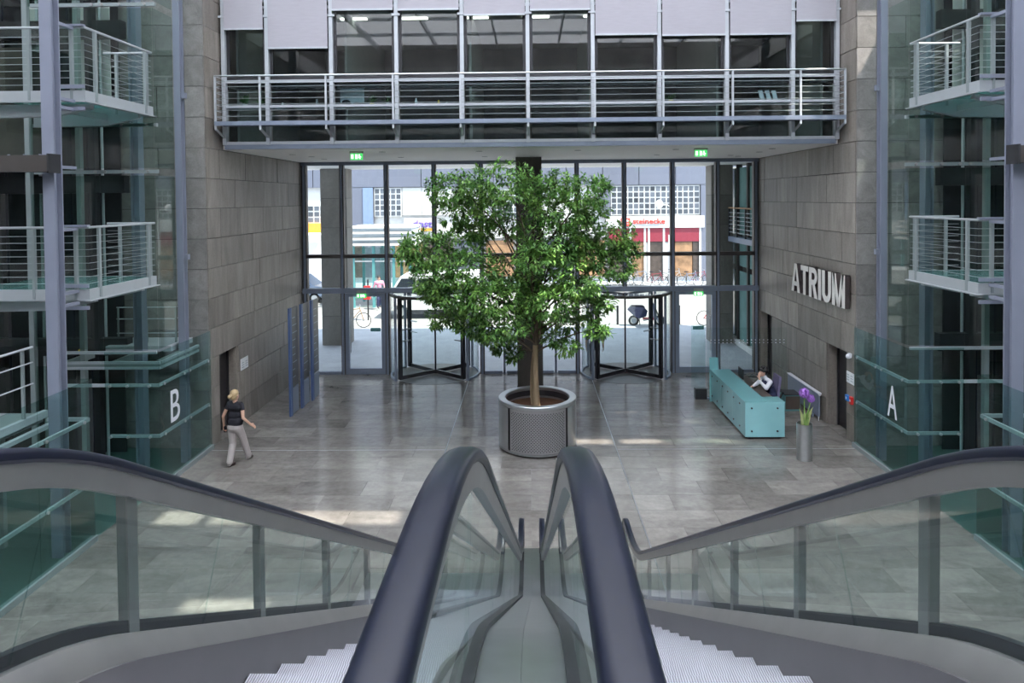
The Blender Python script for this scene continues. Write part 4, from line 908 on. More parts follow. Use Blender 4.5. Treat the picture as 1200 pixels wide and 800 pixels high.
# ---------------------------------------------------------------- people
def person(name, label, loc, rotz, bones, extra=(), voxel=.012):
    """one continuous body: tapered capsules fused by a voxel remesh; each face takes the cloth of its nearest limb"""
    mb = MB()
    def sphere(c, r, sc=(1, 1, 1)): mb.ball(c, r, 12, sc)
    for b in bones:
        if b[0] == 'e': sphere(b[1], 1, b[2])
        else:
            p0, p1, r0, r1 = b[1:5]; mb.cyl(p0, p1, r0, 10, r1); sphere(p0, r0); sphere(p1, r1)
    me = bpy.data.meshes.new('body'); me.from_pydata(mb.v, [], mb.f)
    bm = bmesh.new(); bm.from_mesh(me); bmesh.ops.recalc_face_normals(bm, faces=bm.faces); bm.to_mesh(me); bm.free()
    o = bpy.data.objects.new('body', me); COL.objects.link(o)
    m = o.modifiers.new('r', 'REMESH'); m.mode = 'VOXEL'; m.voxel_size = voxel
    m = o.modifiers.new('s', 'SMOOTH'); m.factor = .5; m.iterations = 3
    bpy.context.view_layer.update()
    me2 = bpy.data.meshes.new_from_object(o.evaluated_get(bpy.context.evaluated_depsgraph_get())); bpy.data.objects.remove(o)
    mats = []; 
    for b in bones:
        if b[-1] not in mats: mats.append(b[-1])
    me2.materials.clear()
    for k in mats: me2.materials.append(M[k])
    segs = []
    for b in bones:
        if b[0] == 'e': segs.append(('e', Vector(b[1]), Vector(b[2]), mats.index(b[-1])))
        else: segs.append(('c', Vector(b[1]), Vector(b[2]), b[3], b[4], mats.index(b[-1])))
    for p in me2.polygons:
        c = p.center; best = 1e9; bi = 0
        for sg in segs:
            if sg[0] == 'e':
                d = c-sg[1]; s3 = sg[2]; k = math.sqrt((d.x/s3.x)**2+(d.y/s3.y)**2+(d.z/s3.z)**2); dist = (k-1)*min(s3)
            else:
                ab = sg[2]-sg[1]; u = max(0, min(1, (c-sg[1]).dot(ab)/max(ab.length_squared, 1e-9))); dist = (c-sg[1]-ab*u).length-(sg[3]+(sg[4]-sg[3])*u)
            if dist < best: best = dist; bi = sg[-1]
        p.material_index = bi; p.use_smooth = True
    t = thing(name, label, 'person', loc); t.rotation_euler = (0, 0, rotz)
    me2.name = 'body'; bo = bpy.data.objects.new('body', me2); COL.objects.link(bo); bo.parent = t
    for nm, mbx, mt in extra:
        me3 = bpy.data.meshes.new(nm); me3.from_pydata([tuple(v) for v in mbx.v], [], mbx.f); me3.materials.append(M[mt]); me3.polygons.foreach_set('use_smooth', [True]*len(me3.polygons))
        q = bpy.data.objects.new(nm, me3); COL.objects.link(q); q.parent = t
    return t
def hand(wr, d, pal, mat, curl=.35, thumb=1):
    """palm and five fingers from the wrist wr along d; pal = palm normal"""
    d = Vector(d).normalized(); pal = Vector(pal); pal = (pal-d*pal.dot(d)).normalized(); sd = d.cross(pal)*thumb; wr = Vector(wr); out = []
    kn = wr+d*.085
    for k, f in enumerate((-1.2, -.4, .4, 1.2)): out.append(('c', wr+sd*.012*f, kn+sd*.021*f, .017, .013, mat))
    for k, (f, L) in enumerate(((-1.2, .06), (-.4, .075), (.4, .08), (1.2, .072))):
        b0 = kn+sd*.023*f; d1 = (d+pal*curl).normalized(); m = b0+d1*L*.55; d2 = (d+pal*curl*3).normalized(); e = m+d2*L*.5
        out += [('c', b0, m, .0095, .009, mat), ('c', m, e, .009, .0075, mat)]
    b0 = wr+d*.02+sd*.024; m = b0+(d*.6+sd*.8+pal*.3).normalized()*.045; e = m+(d*.9+sd*.3+pal*.4).normalized()*.035
    out += [('c', b0, m, .012, .011, mat), ('c', m, e, .011, .009, mat)]
    return out
def head(c, f, hairmat, skin='skin', bun=False, curly=False):
    """head centre c, face direction f (horizontal unit)"""
    c = Vector(c); f = Vector(f).normalized(); sd = Vector((-f.y, f.x, 0)); out = []
    out.append(('e', c, (.078, .085, .112), skin)); out.append(('e', c+f*.02+Vector((0, 0, -.055)), (.058, .062, .065), skin))
    out.append(('c', c+f*.082+Vector((0, 0, .012)), c+f*.102+Vector((0, 0, -.018)), .010, .014, skin))
    for q in (-1, 1): out.append(('e', c+sd*.082*q+Vector((0, 0, -.005)), (.02, .02, .034), skin))
    ex = []
    for q in (-1, 1): ex.append(('eye', MB().ball(c+f*.082+sd*.032*q+Vector((0, 0, .012)), .011, 8), 'black'))
    ex.append(('mouth', MB().ball(c+f*.080+Vector((0, 0, -.058)), .02, 8, (1.0, 1.0, .3)), 'ped1'))
    h = MB().ball(c-f*.018+Vector((0, 0, .03)), 1, 16, (.092, .096, .10)); h.ball(c-f*.045+Vector((0, 0, -.02)), 1, 14, (.078, .07, .085))
    if bun: h.ball(c-f*.135+Vector((0, 0, -.005)), .05, 14); h.ball(c-f*.085+Vector((0, 0, .01)), .05, 12)
    if curly:
        rg = random.Random(4)
        for k in range(46):
            v = Vector((rg.gauss(0, 1), rg.gauss(0, 1), rg.gauss(0, 1))).normalized()
            if v.dot(f) > .45 and v.z < .5: continue
            if v.z < -.6: continue
            h.ball(c-f*.02+Vector((v.x*.095, v.y*.095, .025+v.z*.105)), .045, 8)
    ex.append(('hair', h, hairmat)); return out, ex
def V(*a): return Vector(a)
# walking woman: model faces +Y; stride with left foot back
hd, ex = head((0, .015, 1.535), (.25, 1, 0), 'hairb', bun=True)
bn = [('c', (-.065, 0, .965), (.065, 0, .965), .122, .122, 'tee'), ('c', (-.06, 0, .83), (.06, 0, .83), .122, .122, 'trou'), ('c', (-.085, .015, 1.28), (.085, .015, 1.28), .108, .108, 'tee'), ('c', (-.06, .01, 1.1), (.06, .01, 1.1), .108, .108, 'tee'), ('c', (-.14, .01, 1.345), (.14, .01, 1.345), .056, .056, 'tee'),
      ('c', (0, .01, 1.36), (0, .015, 1.46), .05, .045, 'skin'),
      # left leg (screen left) planted back, right leg forward lifting
      ('c', (-.085, 0, .82), (-.08, .02, .47), .100, .078, 'trou'), ('c', (-.08, .02, .47), (-.06, -.12, .11), .078, .068, 'trou'), ('c', (-.06, -.14, .055), (-.06, .03, .03), .04, .03, 'shoe'), ('c', (-.06, -.12, .11), (-.06, -.14, .05), .05, .04, 'trou'),
      ('c', (.085, 0, .82), (.09, .17, .48), .100, .078, 'trou'), ('c', (.09, .17, .48), (.10, .30, .11), .078, .068, 'trou'), ('c', (.09, .29, .07), (.09, .44, .045), .038, .03, 'shoe'), ('c', (.09, .30, .11), (.09, .29, .06), .05, .04, 'trou'),
      # arms
      ('c', (-.165, .01, 1.33), (-.20, 0, 1.24), .05, .048, 'tee'), ('c', (-.20, 0, 1.24), (-.27, -.04, 1.06), .043, .036, 'skin'), ('c', (-.27, -.04, 1.06), (-.33, .05, .84), .036, .025, 'skin'),
      ('c', (.165, .01, 1.33), (.20, -.01, 1.24), .05, .048, 'tee'), ('c', (.20, -.01, 1.24), (.25, -.06, 1.07), .043, .036, 'skin'), ('c', (.25, -.06, 1.07), (.36, .03, .92), .036, .025, 'skin')]
bn += hd+hand((-.33, .05, .84), (-.1, .2, -1), (1, 0, 0), 'skin', .5, -1)+hand((.36, .03, .92), (.6, .4, -.5), (-.3, .3, -.6), 'skin', .35, 1)
ph = MB().box(-.335, -.295, .05, .075, .66, .79)
t = person('person', 'walking person in black top and beige trousers with a blonde bun', (-6.46, 14.72, .005), R(-14), bn, ex)
tag(MB().box(-.018, .018, -.035, .035, -.07, .07).build('phone', 'black', None), 'black phone held low in the hand of the walking person', 'phone')
pho = bpy.data.objects['phone']; pho.location = Matrix.Translation((-6.46, 14.72, .005)) @ Matrix.Rotation(R(-14), 4, 'Z') @ V(-.33, .085, .745)
pho.rotation_euler = (R(15), 0, R(-14))
# receptionist: seated, facing -X, leaning on the work top
hd, ex = head((-.20, 0, 1.17), (-1, -.15, 0), 'hairk', curly=True)
bn = [('c', (.05, -.09, .53), (.05, .09, .53), .12, .12, 'navy'), ('c', (.05, 0, .58), (-.04, 0, .80), .135, .125, 'navy'), ('c', (-.06, -.07, .88), (-.06, .07, .88), .115, .115, 'navy'), ('c', (-.09, -.14, .965), (-.09, .14, .965), .06, .06, 'shirt'), ('c', (-.11, 0, .98), (-.17, 0, 1.08), .055, .048, 'shirt'), ('c', (-.15, 0, 1.05), (-.19, 0, 1.1), .045, .045, 'skin'),
      ('c', (.0, -.10, .53), (-.40, -.13, .54), .085, .07, 'navy'), ('c', (-.40, -.13, .54), (-.38, -.13, .10), .065, .05, 'navy'), ('c', (-.36, -.13, .06), (-.52, -.13, .04), .045, .035, 'shoe'),
      ('c', (.0, .10, .53), (-.40, .13, .54), .085, .07, 'navy'), ('c', (-.40, .13, .54), (-.38, .13, .10), .065, .05, 'navy'), ('c', (-.36, .13, .06), (-.52, .13, .04), .045, .035, 'shoe'),
      # near arm (towards the camera, -Y) bent up to the chin; far arm lies on the desk
      ('c', (-.09, -.19, .95), (-.22, -.23, .80), .062, .056, 'shirt'), ('c', (-.22, -.23, .80), (-.34, -.12, .965), .052, .036, 'shirt'), ('c', (-.34, -.12, .965), (-.335, -.08, 1.03), .028, .026, 'skin'),
      ('c', (-.09, .19, .95), (-.27, .21, .80), .062, .054, 'shirt'), ('c', (-.27, .21, .80), (-.42, .10, .775), .05, .036, 'shirt'), ('c', (-.42, .10, .775), (-.50, .06, .765), .028, .026, 'skin')]
bn += hd+hand((-.335, -.08, 1.03), (.1, .25, .8), (.6, .6, -.1), 'skin', .5, 1)+hand((-.50, .06, .765), (-1, -.2, -.05), (0, 0, -1), 'skin', .1, 1)
person('person', 'seated receptionist in white shirt and navy waistcoat leaning on the desk', (6.30, 17.95, 0.0), R(8), bn, ex)
t = thing('office_chair', 'swivel chair with a purple grey backrest behind the receptionist', 'chair', (6.42, 18.0, 0))
MB().box(6.12, 6.62, 17.76, 18.24, .36, .42).build('seat', 'chair', t); MB().prism([(6.42, .5), (6.48, .5), (6.55, 1.06), (6.49, 1.08)], 'y', 17.78, 18.22).build('backrest', 'chair', t)
MB().bar((6.55, 18.0, .40), (6.66, 18.0, .62), .06, .03).build('back_stem', 'dark', t); MB().cyl((6.40, 18.0, .10), (6.40, 18.0, .36), .03).build('post', 'dark', t)
for k in range(5):
    a = R(72*k+10); leg = MB().bar((6.40, 18.0, .10), (6.40+.28*math.cos(a), 18.0+.28*math.sin(a), .075), .045, .035).build('leg', 'dark', t)
    MB().cyl((6.40+.27*math.cos(a), 17.985+.27*math.sin(a), .03), (6.40+.27*math.cos(a), 18.015+.27*math.sin(a), .03), .03, 10).build('castor', 'black', leg)
t = thing('desk_lamp', 'slim grey flat screen on the work top of the reception desk', 'monitor', (5.75, 18.7, .73)); B('stand', 'stain', t, 5.72, 5.86, 18.6, 18.8, .73, .74); B('arm', 'stain', t, 5.77, 5.80, 18.69, 18.71, .74, .95); B('screen', 'dark', t, 5.76, 5.785, 18.5, 18.9, .82, 1.08); t.name = 'flat_screen'
t = thing('storage_box', 'low dark cabinet by the stone wall behind the receptionist', 'cabinet', (7.0, 18.6, 0)); B('body', 'teal', t, 6.85, 7.25, 18.35, 18.8, 0, .42); B('lid', 'dark', t, 6.84, 7.26, 18.34, 18.81, .42, .45); B('door', 'fdark', t, 6.86, 7.24, 18.335, 18.35, .05, .40)
# visitor coming through the revolving door
hd, ex = head((0, .01, 1.62), (0, -1, 0), 'hairk')
bn = [('c', (0, 0, 1.0), (0, 0, 1.2), .125, .125, 'ped2'), ('c', (-.08, 0, 1.35), (.08, 0, 1.35), .125, .125, 'ped2'), ('c', (-.06, 0, .95), (.06, 0, .95), .12, .12, 'ped3'), ('c', (-.16, 0, 1.43), (.16, 0, 1.43), .06, .06, 'ped2'), ('c', (0, 0, 1.44), (0, 0, 1.54), .055, .05, 'skin'),
      ('c', (-.09, 0, .93), (-.10, -.03, .5), .095, .07, 'ped3'), ('c', (-.10, -.03, .5), (-.11, .03, .1), .07, .055, 'ped3'), ('c', (-.11, .03, .05), (-.12, -.13, .035), .045, .035, 'shoe'), ('c', (.09, 0, .93), (.10, .02, .5), .095, .07, 'ped3'), ('c', (.10, .02, .5), (.11, .06, .1), .07, .055, 'ped3'), ('c', (.11, .06, .05), (.12, -.10, .035), .045, .035, 'shoe'),
      ('c', (-.21, 0, 1.41), (-.27, .02, 1.13), .058, .045, 'ped2'), ('c', (-.27, .02, 1.13), (-.28, -.03, .87), .042, .028, 'skin'), ('c', (.21, 0, 1.41), (.27, .02, 1.13), .058, .045, 'ped2'), ('c', (.27, .02, 1.13), (.28, -.03, .87), .042, .028, 'skin')]
bn += hd+hand((-.28, -.03, .87), (0, -.1, -1), (1, 0, 0), 'skin', .4, 1)+hand((.28, -.03, .87), (0, -.1, -1), (-1, 0, 0), 'skin', .4, -1)
person('person', 'person in a grey shirt and dark jeans standing at the revolving door', (2.12, 22.35, .01), R(0), bn, ex, .014)
# ---------------------------------------------------------------- street outside
gp = struct('ground_pavement'); B('paving', 'pave', gp, -40, 40, 22.6, 31.0, -.3, -.005)
gr = struct('ground_road'); B('asphalt', 'road', gr, -40, 40, 31.15, 43.0, -.4, -.10); B('far_paving', 'pave', gr, -40, 40, 43.15, 47, -.4, -.0)
for y in (31.0, 43.0): B('kerb', 'concrete', gr, -40, 40, y, y+.15, -.4, .0)
for s in (-1, 1):
    cw, cc = (.52, 7.75) if s < 0 else (.42, 7.6)
    t = thing('arcade_column', 'square concrete arcade column outside on the %s side' % ('directory board' if s < 0 else 'reception'), 'column', (s*7.75, 27.4, 0))
    for k in range(6): B('drum_block', 'concrete', t, s*cc-cw, s*cc+cw, 26.97, 27.83, k*1.172, (k+1)*1.172-.012)
    B('core', 'joint', t, s*cc-cw+.02, s*cc+cw-.02, 26.99, 27.81, 0, 7.03)
    if s < 0: B('lamp_box', 'dark', t, -7.42, -7.32, 26.9, 26.98, 4.3, 4.6)
t = thing('information_pillar', 'slim dark pillar outside in front of the arcade column', 'pillar', (-8.9, 26.2, 0)); B('body', 'gframe', t, -9.0, -8.75, 26.1, 26.3, 0.05, 2.7); B('foot', 'dark', t, -9.05, -8.7, 26.05, 26.35, -.005, .05)
# glazed side wing outside the reception end
t = thing('side_wing', 'glazed side wing outside the entrance with a small railed balcony', 'building', (8.4, 26, 0))
for k in range(5):
    y = 22.9+k*1.25; B('pier', 'bronze', t, 8.10, 8.3, y, y+.16, 0, 7.03)
    for z0, z1 in ((.25, 2.9), (3.1, 4.0), (4.3, 6.9)): piece('pane', 'fpane', t, 8.18, 8.2, y+.16, y+1.25, z0, z1)
B('plinth', 'fwhite', t, 8.05, 8.3, 22.9, 29.2, 0, .22); B('slab_edge', 'gframe', t, 7.75, 8.1, 23.6, 26.7, 4.05, 4.25); B('back', 'offw', t, 9.6, 9.8, 22.9, 29.2, 0, 7.03); B('end', 'offw', t, 8.4, 9.6, 29.0, 29.2, 0, 7.03)
MB().cyl((7.78, 23.6, 5.35), (7.78, 26.7, 5.35), .03).build('handrail', 'wood', t)
for k in range(6): MB().cyl((7.78, 23.6, 4.42+k*.15), (7.78, 26.7, 4.42+k*.15), .012, 6).build('rail_wire', 'wsteel', t)
for k in range(4): B('post', 'dark', t, 7.755, 7.805, 23.62+k*1.0, 23.68+k*1.0, 4.1, 5.35)
# building across the street
FY = 47.0
b = thing('shop_building', 'pale shop building across the street with gridded windows and grey cladding', 'building', (0, FY+4, 0))
B('wall', 'fwhite', b, -40, 40, FY+.3, FY+8, 0, 16)
for k in range(26): piece('cladding_panel', 'louvre', b, -32.4+k*2.5, -29.95+k*2.5, FY+.02, FY+.3, 6.66, 9.4)
for k in range(26): piece('cladding_panel', 'louvre', b, -32.4+k*2.5, -29.95+k*2.5, FY+.02, FY+.3, 9.43, 12.2)
B('cladding_panel', 'louvre', b, -13.2, -10.75, FY-.02, FY+.3, 3.95, 6.62)
B('cladding_panel', 'carblue', b, -11.45, -10.75, FY-.08, FY+.0, 3.95, 6.62); B('cladding_panel', 'louvre', b, 4.9, 5.6, FY-.02, FY+.3, 4.5, 6.62); B('cladding_panel', 'louvre', b, 11.8, 13.4, FY+.0, FY+.3, 0, 6.62)
def wgrid(x0, z0, nx, nz, c=.365, h=.395):
    f = B('window_grid', 'fwhite', b, x0, x0+nx*c+.05, FY+.1, FY+.3, z0, z0+nz*h+.05)
    for i in range(nx):
        for j in range(nz): piece('pane', 'fwin', f, x0+.07+i*c, x0+i*c+c-.02, FY+.08, FY+.1, z0+.07+j*h, z0+j*h+h-.02)
wgrid(5.65, 4.58, 16, 5, .378, .395); wgrid(-10.7, 4.62, 5, 5, .37, .385); wgrid(-16.2, 4.2, 7, 3, .42, .40); wgrid(-2.6, 4.4, 6, 5, .378, .395)
for k in range(4): piece('wall_panel', 'fwhite', b, -8.75+k*1.35, -7.43+k*1.35, FY+.12, FY+.3, 4.7, 6.6)
# shop fronts
B('sign_band', 'fwhite', b, 5.3, 12.0, FY-.12, FY+.3, 3.70, 4.52)
B('awning_band', 'fred', b, 5.5, 11.7, FY-.02, FY+.3, 2.75, 3.68)
for k, (x0, x1, m) in enumerate(((5.5, 6.9, 'fdark'), (7.0, 7.9, 'fbrown'), (8.0, 8.2, 'fwhite'), (8.25, 9.2, 'fdark'), (9.3, 9.7, 'fwhite'), (9.8, 11.2, 'fbrown'), (11.25, 11.7, 'fdark'))):
    piece('shop_pane', m, b, x0, x1, FY+.05, FY+.3, .35, 2.7)
for x in (6.95, 7.95, 8.22, 9.25, 9.74, 11.74): B('shop_post', 'fwhite', b, x-.07, x+.07, FY-.04, FY+.3, 0, 3.68)
for k in range(9): piece('shop_pane', ('fdark', 'fwin', 'fbrown')[k % 3], b, -13.5+k*2.1, -11.6+k*2.1, FY+.1, FY+.3, .4, 2.9)
B('sign_band', 'fwhite', b, -13, 5.2, FY-.05, FY+.3, 3.1, 3.6)
t = thing('shop_sign', 'red bakery shop sign with square logo across the street', 'sign', (8.0, FY-.2, 3.8))
lg = B('logo', 'sred', t, 6.30, 6.92, FY-.2, FY-.12, 3.84, 4.38); B('logo_bar', 'fwhite', lg, 6.42, 6.80, FY-.215, FY-.2, 3.98, 4.02); MB().ball((6.52, FY-.2, 4.2), .09, 8, (1, .2, 1)).ball((6.72, FY-.2, 4.2), .09, 8, (1, .2, 1)).build('logo_mark', 'fwhite', lg)
letters('steinecke', (7.12, FY-.12, 3.98), (1, 0, 0), (0, 0, 1), (0, -1, 0), 2.2, .38, .05, 'sred', 'lettering', t, .015)
B('small_line', 'paper_g', t, 7.7, 8.9, FY-.14, FY-.12, 3.84, 3.89)
t = thing('shop_sign', 'purple lettering sign with an orange swoosh across the street', 'sign', (-7.4, FY-.2, 3.6))
letters('dnst.', (-8.05, FY-.12, 3.86), (1, 0, 0), (.18, 0, 1), (0, -1, 0), 1.5, .52, .05, 'purpt', 'lettering', t, .02)
MB().prism([(-8.35, 3.60), (-6.6, 3.62), (-6.6, 3.80), (-7.6, 3.78)], 'y', FY-.16, FY-.12).build('swoosh', 'orange', t)
B('board', 'fwhite', t, -8.6, -6.4, FY-.12, FY-.05, 3.55, 4.5)
t = thing('fascia_sign', 'orange and white shop board across the street behind the arcade column', 'sign', (-14.9, FY-.3, 3)); B('board', 'orange', t, -15.4, -14.3, FY-.3, FY+.3, 3.5, 4.2); B('stripe', 'yellow', t, -15.4, -14.3, FY-.32, FY-.3, 3.5, 3.72)
# street kiosk with layered roof
t = thing('kiosk', 'teal framed street kiosk with a layered white roof', 'kiosk', (-8.1, 38, 0))
for k, (z, e) in enumerate(((4.35, 0), (4.05, .05), (3.72, .12), (3.42, .2))): B('roof_layer', 'fwhite', t, -9.75-e, -6.35+e, 36.9-e, 39.6, z-.12, z); 
for k in range(3): B('roof_gap', 'paper_g', t, -9.7, -6.4, 37.0, 39.5, 3.42+.33*k, 3.62+.33*k)
for x in (-9.6, -8.5, -7.4, -6.5): B('post', 'teal', t, x-.07, x+.07, 37.0, 37.14, -.1, 3.3); B('post', 'teal', t, x-.07, x+.07, 39.3, 39.44, -.1, 3.3)
for k in range(3): piece('pane', 'gscreen', t, -9.53+k*1.05, -8.6+k*1.05, 37.05, 37.07, .3, 3.2)
B('rail', 'fwhite', t, -9.6, -6.5, 37.03, 37.1, 2.4, 2.47); B('poster', 'paper_g', t, -8.35, -7.75, 38.0, 38.05, .8, 3.1); B('poster_foot', 'teal', t, -8.35, -7.75, 37.95, 38.1, -.1, .8)
t = thing('kiosk', 'small white roofed street shelter behind the arcade column', 'kiosk', (-12.3, 38, 0)); B('roof', 'fwhite', t, -13.8, -10.6, 37, 39.5, 3.5, 3.9)
for x in (-13.5, -12.4, -11.2): B('post', 'dark' if x == -12.4 else 'teal', t, x-.1, x+.1, 37.1, 37.3, -.1, 3.5)
# vehicles
def wheel(t, x, y, r, w=.2):
    q = MB().cyl((x, y-w/2, r-.1), (x, y+w/2, r-.1), r, 20).build('wheel', 'tyre', t); MB().cyl((x, y-w/2-.01, r-.1), (x, y+w/2+.01, r-.1), r*.6, 14).build('hub_cap', 'stain', q)
t = thing('van', 'white delivery van parked on the road beyond the revolving door', 'van', (-4.6, 34.3, -.1))
pr = [(-7.25, .35), (-7.25, .95), (-6.9, 1.15), (-6.35, 2.0), (-6.0, 2.12), (-2.4, 2.15), (-2.25, 2.0), (-2.2, .35)]
MB().prism(pr, 'y', 33.4, 35.2).build('body', 'vanw', t); MB().prism([(-6.75, 1.2), (-6.3, 1.9), (-5.6, 1.9), (-5.6, 1.2)], 'y', 33.39, 33.40).build('side_window', 'cglass', t); MB().prism([(-5.5, 1.2), (-5.5, 1.9), (-4.4, 1.9), (-4.4, 1.2)], 'y', 33.39, 33.40).build('side_window', 'cglass', t)
B('bumper', 'tyre', t, -7.3, -7.1, 33.45, 35.15, .2, .45); B('sill', 'dark', t, -6.6, -2.6, 33.42, 35.1, .15, .35)
for x in (-6.35, -3.2):
    for y in (33.5, 35.05): wheel(t, x, y, .36)
t = thing('car', 'blue grey car parked on the road beyond the arcade column', 'car', (-13.6, 39.5, -.1))
MB().prism([(-15.6, .25), (-15.6, .75), (-15.0, .85), (-14.4, 1.42), (-13.0, 1.45), (-12.3, .9), (-11.6, .8), (-11.5, .3)], 'y', 38.7, 40.3).build('body', 'carblue', t)
MB().prism([(-14.8, .88), (-14.3, 1.36), (-13.1, 1.38), (-12.5, .9)], 'y', 38.69, 38.70).build('side_window', 'cglass', t); B('bumper', 'dark', t, -11.6, -11.42, 38.75, 40.25, .2, .4)
for x in (-14.8, -12.3):
    for y in (38.8, 40.2): wheel(t, x, y, .3)
def bicycle(x, y, lb, mat='dark', grp='bicycles parked across the street', rz=0, z=0.0):
    t = thing('bicycle', lb, 'bicycle', (x, y, z), grp); o = V(x, y, z)
    def P(a, h, d=0): return (x+a, y+d, z+h)
    for a in (-.52, .52):
        c = [P(a+.33*math.cos(k*math.pi/12), .34+.33*math.sin(k*math.pi/12)) for k in range(24)]
        q = MB().tube(c, .018, 6, True).build('wheel', 'tyre', t, True); m = MB()
        for k in range(8): m.cyl(P(a, .34), P(a+.32*math.cos(k*math.pi/4), .34+.32*math.sin(k*math.pi/4)), .004, 4)
        m.build('spokes', 'stain', q); MB().cyl(P(a, .34, -.04), P(a, .34, .04), .03, 8).build('hub', 'stain', q)
    m = MB()
    for p0, p1 in ((P(-.52, .34), P(-.05, .30)), (P(-.52, .34), P(-.2, .82)), (P(-.05, .30), P(-.22, .9)), (P(-.05, .30), P(.36, .78)), (P(-.2, .8), P(.34, .86)), (P(.33, .95), P(.52, .34))): m.cyl(p0, p1, .018, 8)
    m.build('frame', mat, t); MB().prism([(x-.36, .92+z), (x-.1, .94+z), (x-.1, .97+z), (x-.36, .99+z)], 'y', y-.06, y+.06).build('saddle', 'black', t)
    MB().tube([P(.28, 1.02, -.27), P(.36, 1.0, -.1), P(.33, .96, 0), P(.36, 1.0, .1), P(.28, 1.02, .27)], .013, 6).build('handlebar', 'stain', t); MB().cyl(P(-.05, .30, -.06), P(-.05, .30, .06), .06, 10).build('crank', 'stain', t)
    if rz: t.rotation_euler = (0, 0, rz)
    return t
bicycle(-8.05, 30.7, 'bicycle with dark tyres parked at the kerb behind the swing door by the directory boards', 'wood', 'bicycles at the near kerb')
bicycle(8.35, 30.7, 'red framed bicycle at the kerb behind the swing door by the reception', 'red', 'bicycles at the near kerb')
for k in range(8):
    bicycle(5.9+k*.75, 44.3+.7*(k % 3), '%s framed bicycle, %s in the bakery row counted towards the traffic light' % (('dark', 'silver', 'blue', 'dark red')[k % 4], ORD[k]), ('dark', 'stain', 'carblue', 'fred')[k % 4], rz=random.uniform(-.1, .1))
t = thing('motor_scooter', 'blue grey motor scooter parked at the kerb seen through the revolving door', 'scooter', (5.1, 30.75, 0))
def tyre(x, lab='wheel'):
    q = MB().tube([(x+.19*math.cos(k*math.pi/9), 30.75, .24+.19*math.sin(k*math.pi/9)) for k in range(18)], .05, 8, True).build('wheel', 'tyre', t, True); MB().cyl((x, 30.71, .24), (x, 30.79, .24), .13, 12).build('rim', 'stain', q)
tyre(4.68); tyre(5.85)
MB().prism([(4.42, .72), (4.55, .88), (5.15, .84), (5.28, .7), (5.22, .45), (4.9, .35), (4.65, .5)], 'y', 30.58, 30.92).build('rear_body', 'navy', t); MB().prism([(4.5, .86), (4.6, .94), (5.1, .93), (5.2, .84)], 'y', 30.62, 30.88).build('seat', 'black', t)
B('footboard', 'red', t, 5.1, 5.65, 30.6, 30.9, .28, .36); MB().prism([(5.55, .3), (5.72, .3), (5.62, .95), (5.52, .98)], 'y', 30.55, 30.95).build('leg_shield', 'carblue', t)
MB().cyl((5.85, 30.75, .3), (5.58, 30.75, 1.0), .03).build('fork', 'dark', t); MB().tube([(5.45, 30.42, 1.05), (5.56, 30.6, 1.02), (5.56, 30.9, 1.02), (5.45, 31.08, 1.05)], .018, 6).build('handlebar', 'black', t); MB().bar((4.95, 30.9, .35), (5.0, 30.98, .0), .03, .03).build('stand', 'dark', t)
for k, (x, y) in enumerate(((4.0, 31.08), (2.0, 31.08), (-3.5, 31.08), (6.8, 31.08))):
    o = MB().lathe([(0, 0), (.05, 0), (.05, .8), (.06, .82), (.05, .86), (0, .88)], (x, y, 0), 12).build('bollard', 'dark', None, True); tag(o, 'slim dark kerb bollard '+('beside the parked scooter', 'between the tree crown and the scooter', 'in front of the parked white van', 'between the scooter and the red bicycle')[k], 'bollard', 'bollards on the near kerb')
t = thing('street_lamp', 'white street lamp post standing in front of the bakery', 'street lamp', (9.0, 43.6, 0)); MB().lathe([(.12, 0), (.12, .9), (.06, .95), (.05, 5.2)], (9.0, 43.6, 0), 10).build('pole', 'fwhite', t, True)
MB().tube([(9.0, 43.6, 5.15), (8.8, 43.6, 5.3), (8.35, 43.6, 5.3)], .03, 6).build('arm', 'fwhite', t); MB().ball((8.3, 43.6, 5.35), .24, 12, (1, 1, 1.2)).build('globe', 'vanw', t, True)
B('sign_plate', 'fwhite', t, 8.85, 9.0, 43.5, 43.54, 2.4, 3.4)
t = thing('traffic_light', 'white traffic light head on a pole beside the arcade column', 'traffic light', (12.4, 44.2, 0)); MB().cyl((12.4, 44.2, 0), (12.4, 44.2, 5.4), .06).build('pole', 'paper_g', t); B('housing', 'vanw', t, 11.9, 12.5, 44.0, 44.15, 4.6, 5.7)
for k in range(3): MB().cyl((12.2, 43.97, 4.8+k*.34), (12.2, 44.0, 4.8+k*.34), .12, 12).build('lens', 'fdark', t)
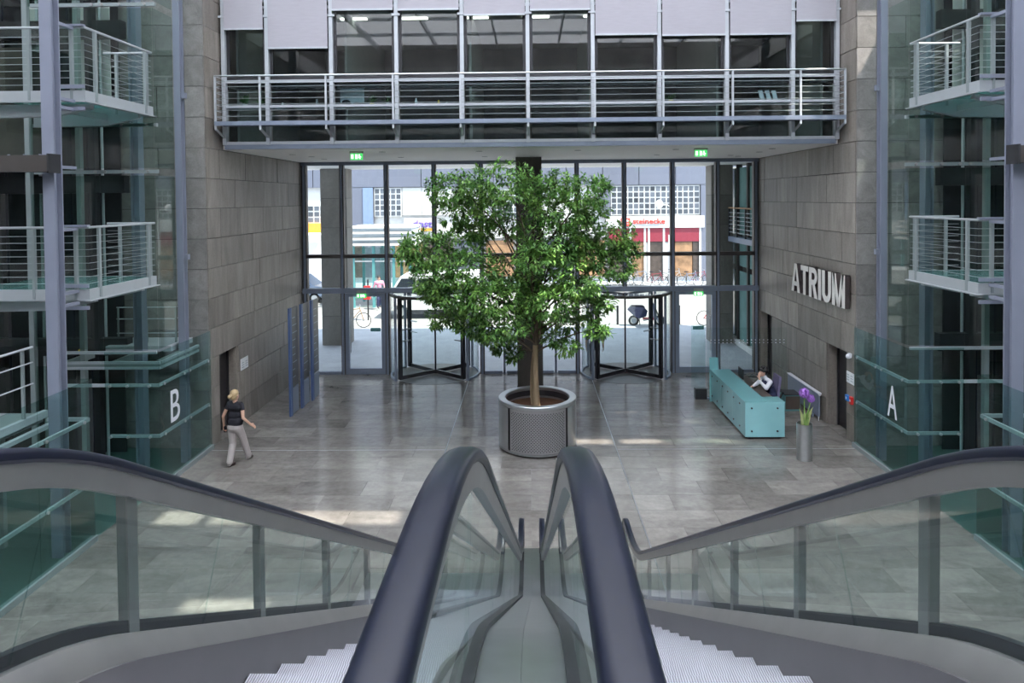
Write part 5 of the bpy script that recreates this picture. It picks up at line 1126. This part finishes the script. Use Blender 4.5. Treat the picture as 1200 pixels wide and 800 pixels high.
t = thing('litter_bin', 'red litter bin fixed on a pole beside the parked van', 'bin', (-7.9, 33.0, 0)); B('body', 'red', t, -8.05, -7.75, 32.9, 33.1, .95, 1.6); MB().cyl((-7.9, 33.15, -.1), (-7.9, 33.15, 1.9), .04).build('pole', 'dark', t); B('stripe', 'fwhite', t, -8.05, -7.75, 32.89, 32.9, 1.2, 1.35)
def pedestrian(x, y, top, leg, lb, rz=0):
    hd, ex = head((0, .01, 1.60), (0, -1, 0), 'hairk')
    bn = [('c', (0, 0, 1.0), (0, 0, 1.2), .13, .13, top), ('c', (-.08, 0, 1.33), (.08, 0, 1.33), .125, .125, top), ('c', (-.06, 0, .95), (.06, 0, .95), .12, .12, leg), ('c', (0, 0, 1.42), (0, 0, 1.52), .055, .05, 'skin'), ('c', (-.17, 0, 1.41), (.17, 0, 1.41), .06, .06, top),
          ('c', (-.09, 0, .93), (-.10, -.12, .5), .095, .07, leg), ('c', (-.10, -.12, .5), (-.10, -.08, .1), .07, .055, leg), ('c', (-.10, -.06, .05), (-.10, -.22, .035), .045, .035, 'shoe'), ('c', (.09, 0, .93), (.10, .10, .5), .095, .07, leg), ('c', (.10, .10, .5), (.10, .24, .12), .07, .055, leg), ('c', (.10, .25, .06), (.10, .10, .035), .045, .035, 'shoe'),
          ('c', (-.21, 0, 1.40), (-.27, .05, 1.12), .055, .045, top), ('c', (-.27, .05, 1.12), (-.27, -.05, .87), .042, .03, 'skin'), ('c', (.21, 0, 1.40), (.27, -.05, 1.12), .055, .045, top), ('c', (.27, -.05, 1.12), (.27, -.18, .90), .042, .03, 'skin')]
    bn += hd+hand((-.27, -.05, .87), (0, -.1, -1), (1, 0, 0), 'skin', .4, 1)+hand((.27, -.18, .90), (0, -.3, -1), (-1, 0, 0), 'skin', .4, -1)
    person('person', lb, (x, y, 0), rz, bn, ex, .02)
pedestrian(-8.05, 36.3, 'ped1', 'navy', 'pedestrian in a pink top walking in front of the teal kiosk', R(30))
pedestrian(-5.5, 40.5, 'ped2', 'navy', 'pedestrian in dark clothes walking behind the white van', R(-40))
bpy.context.view_layer.update()
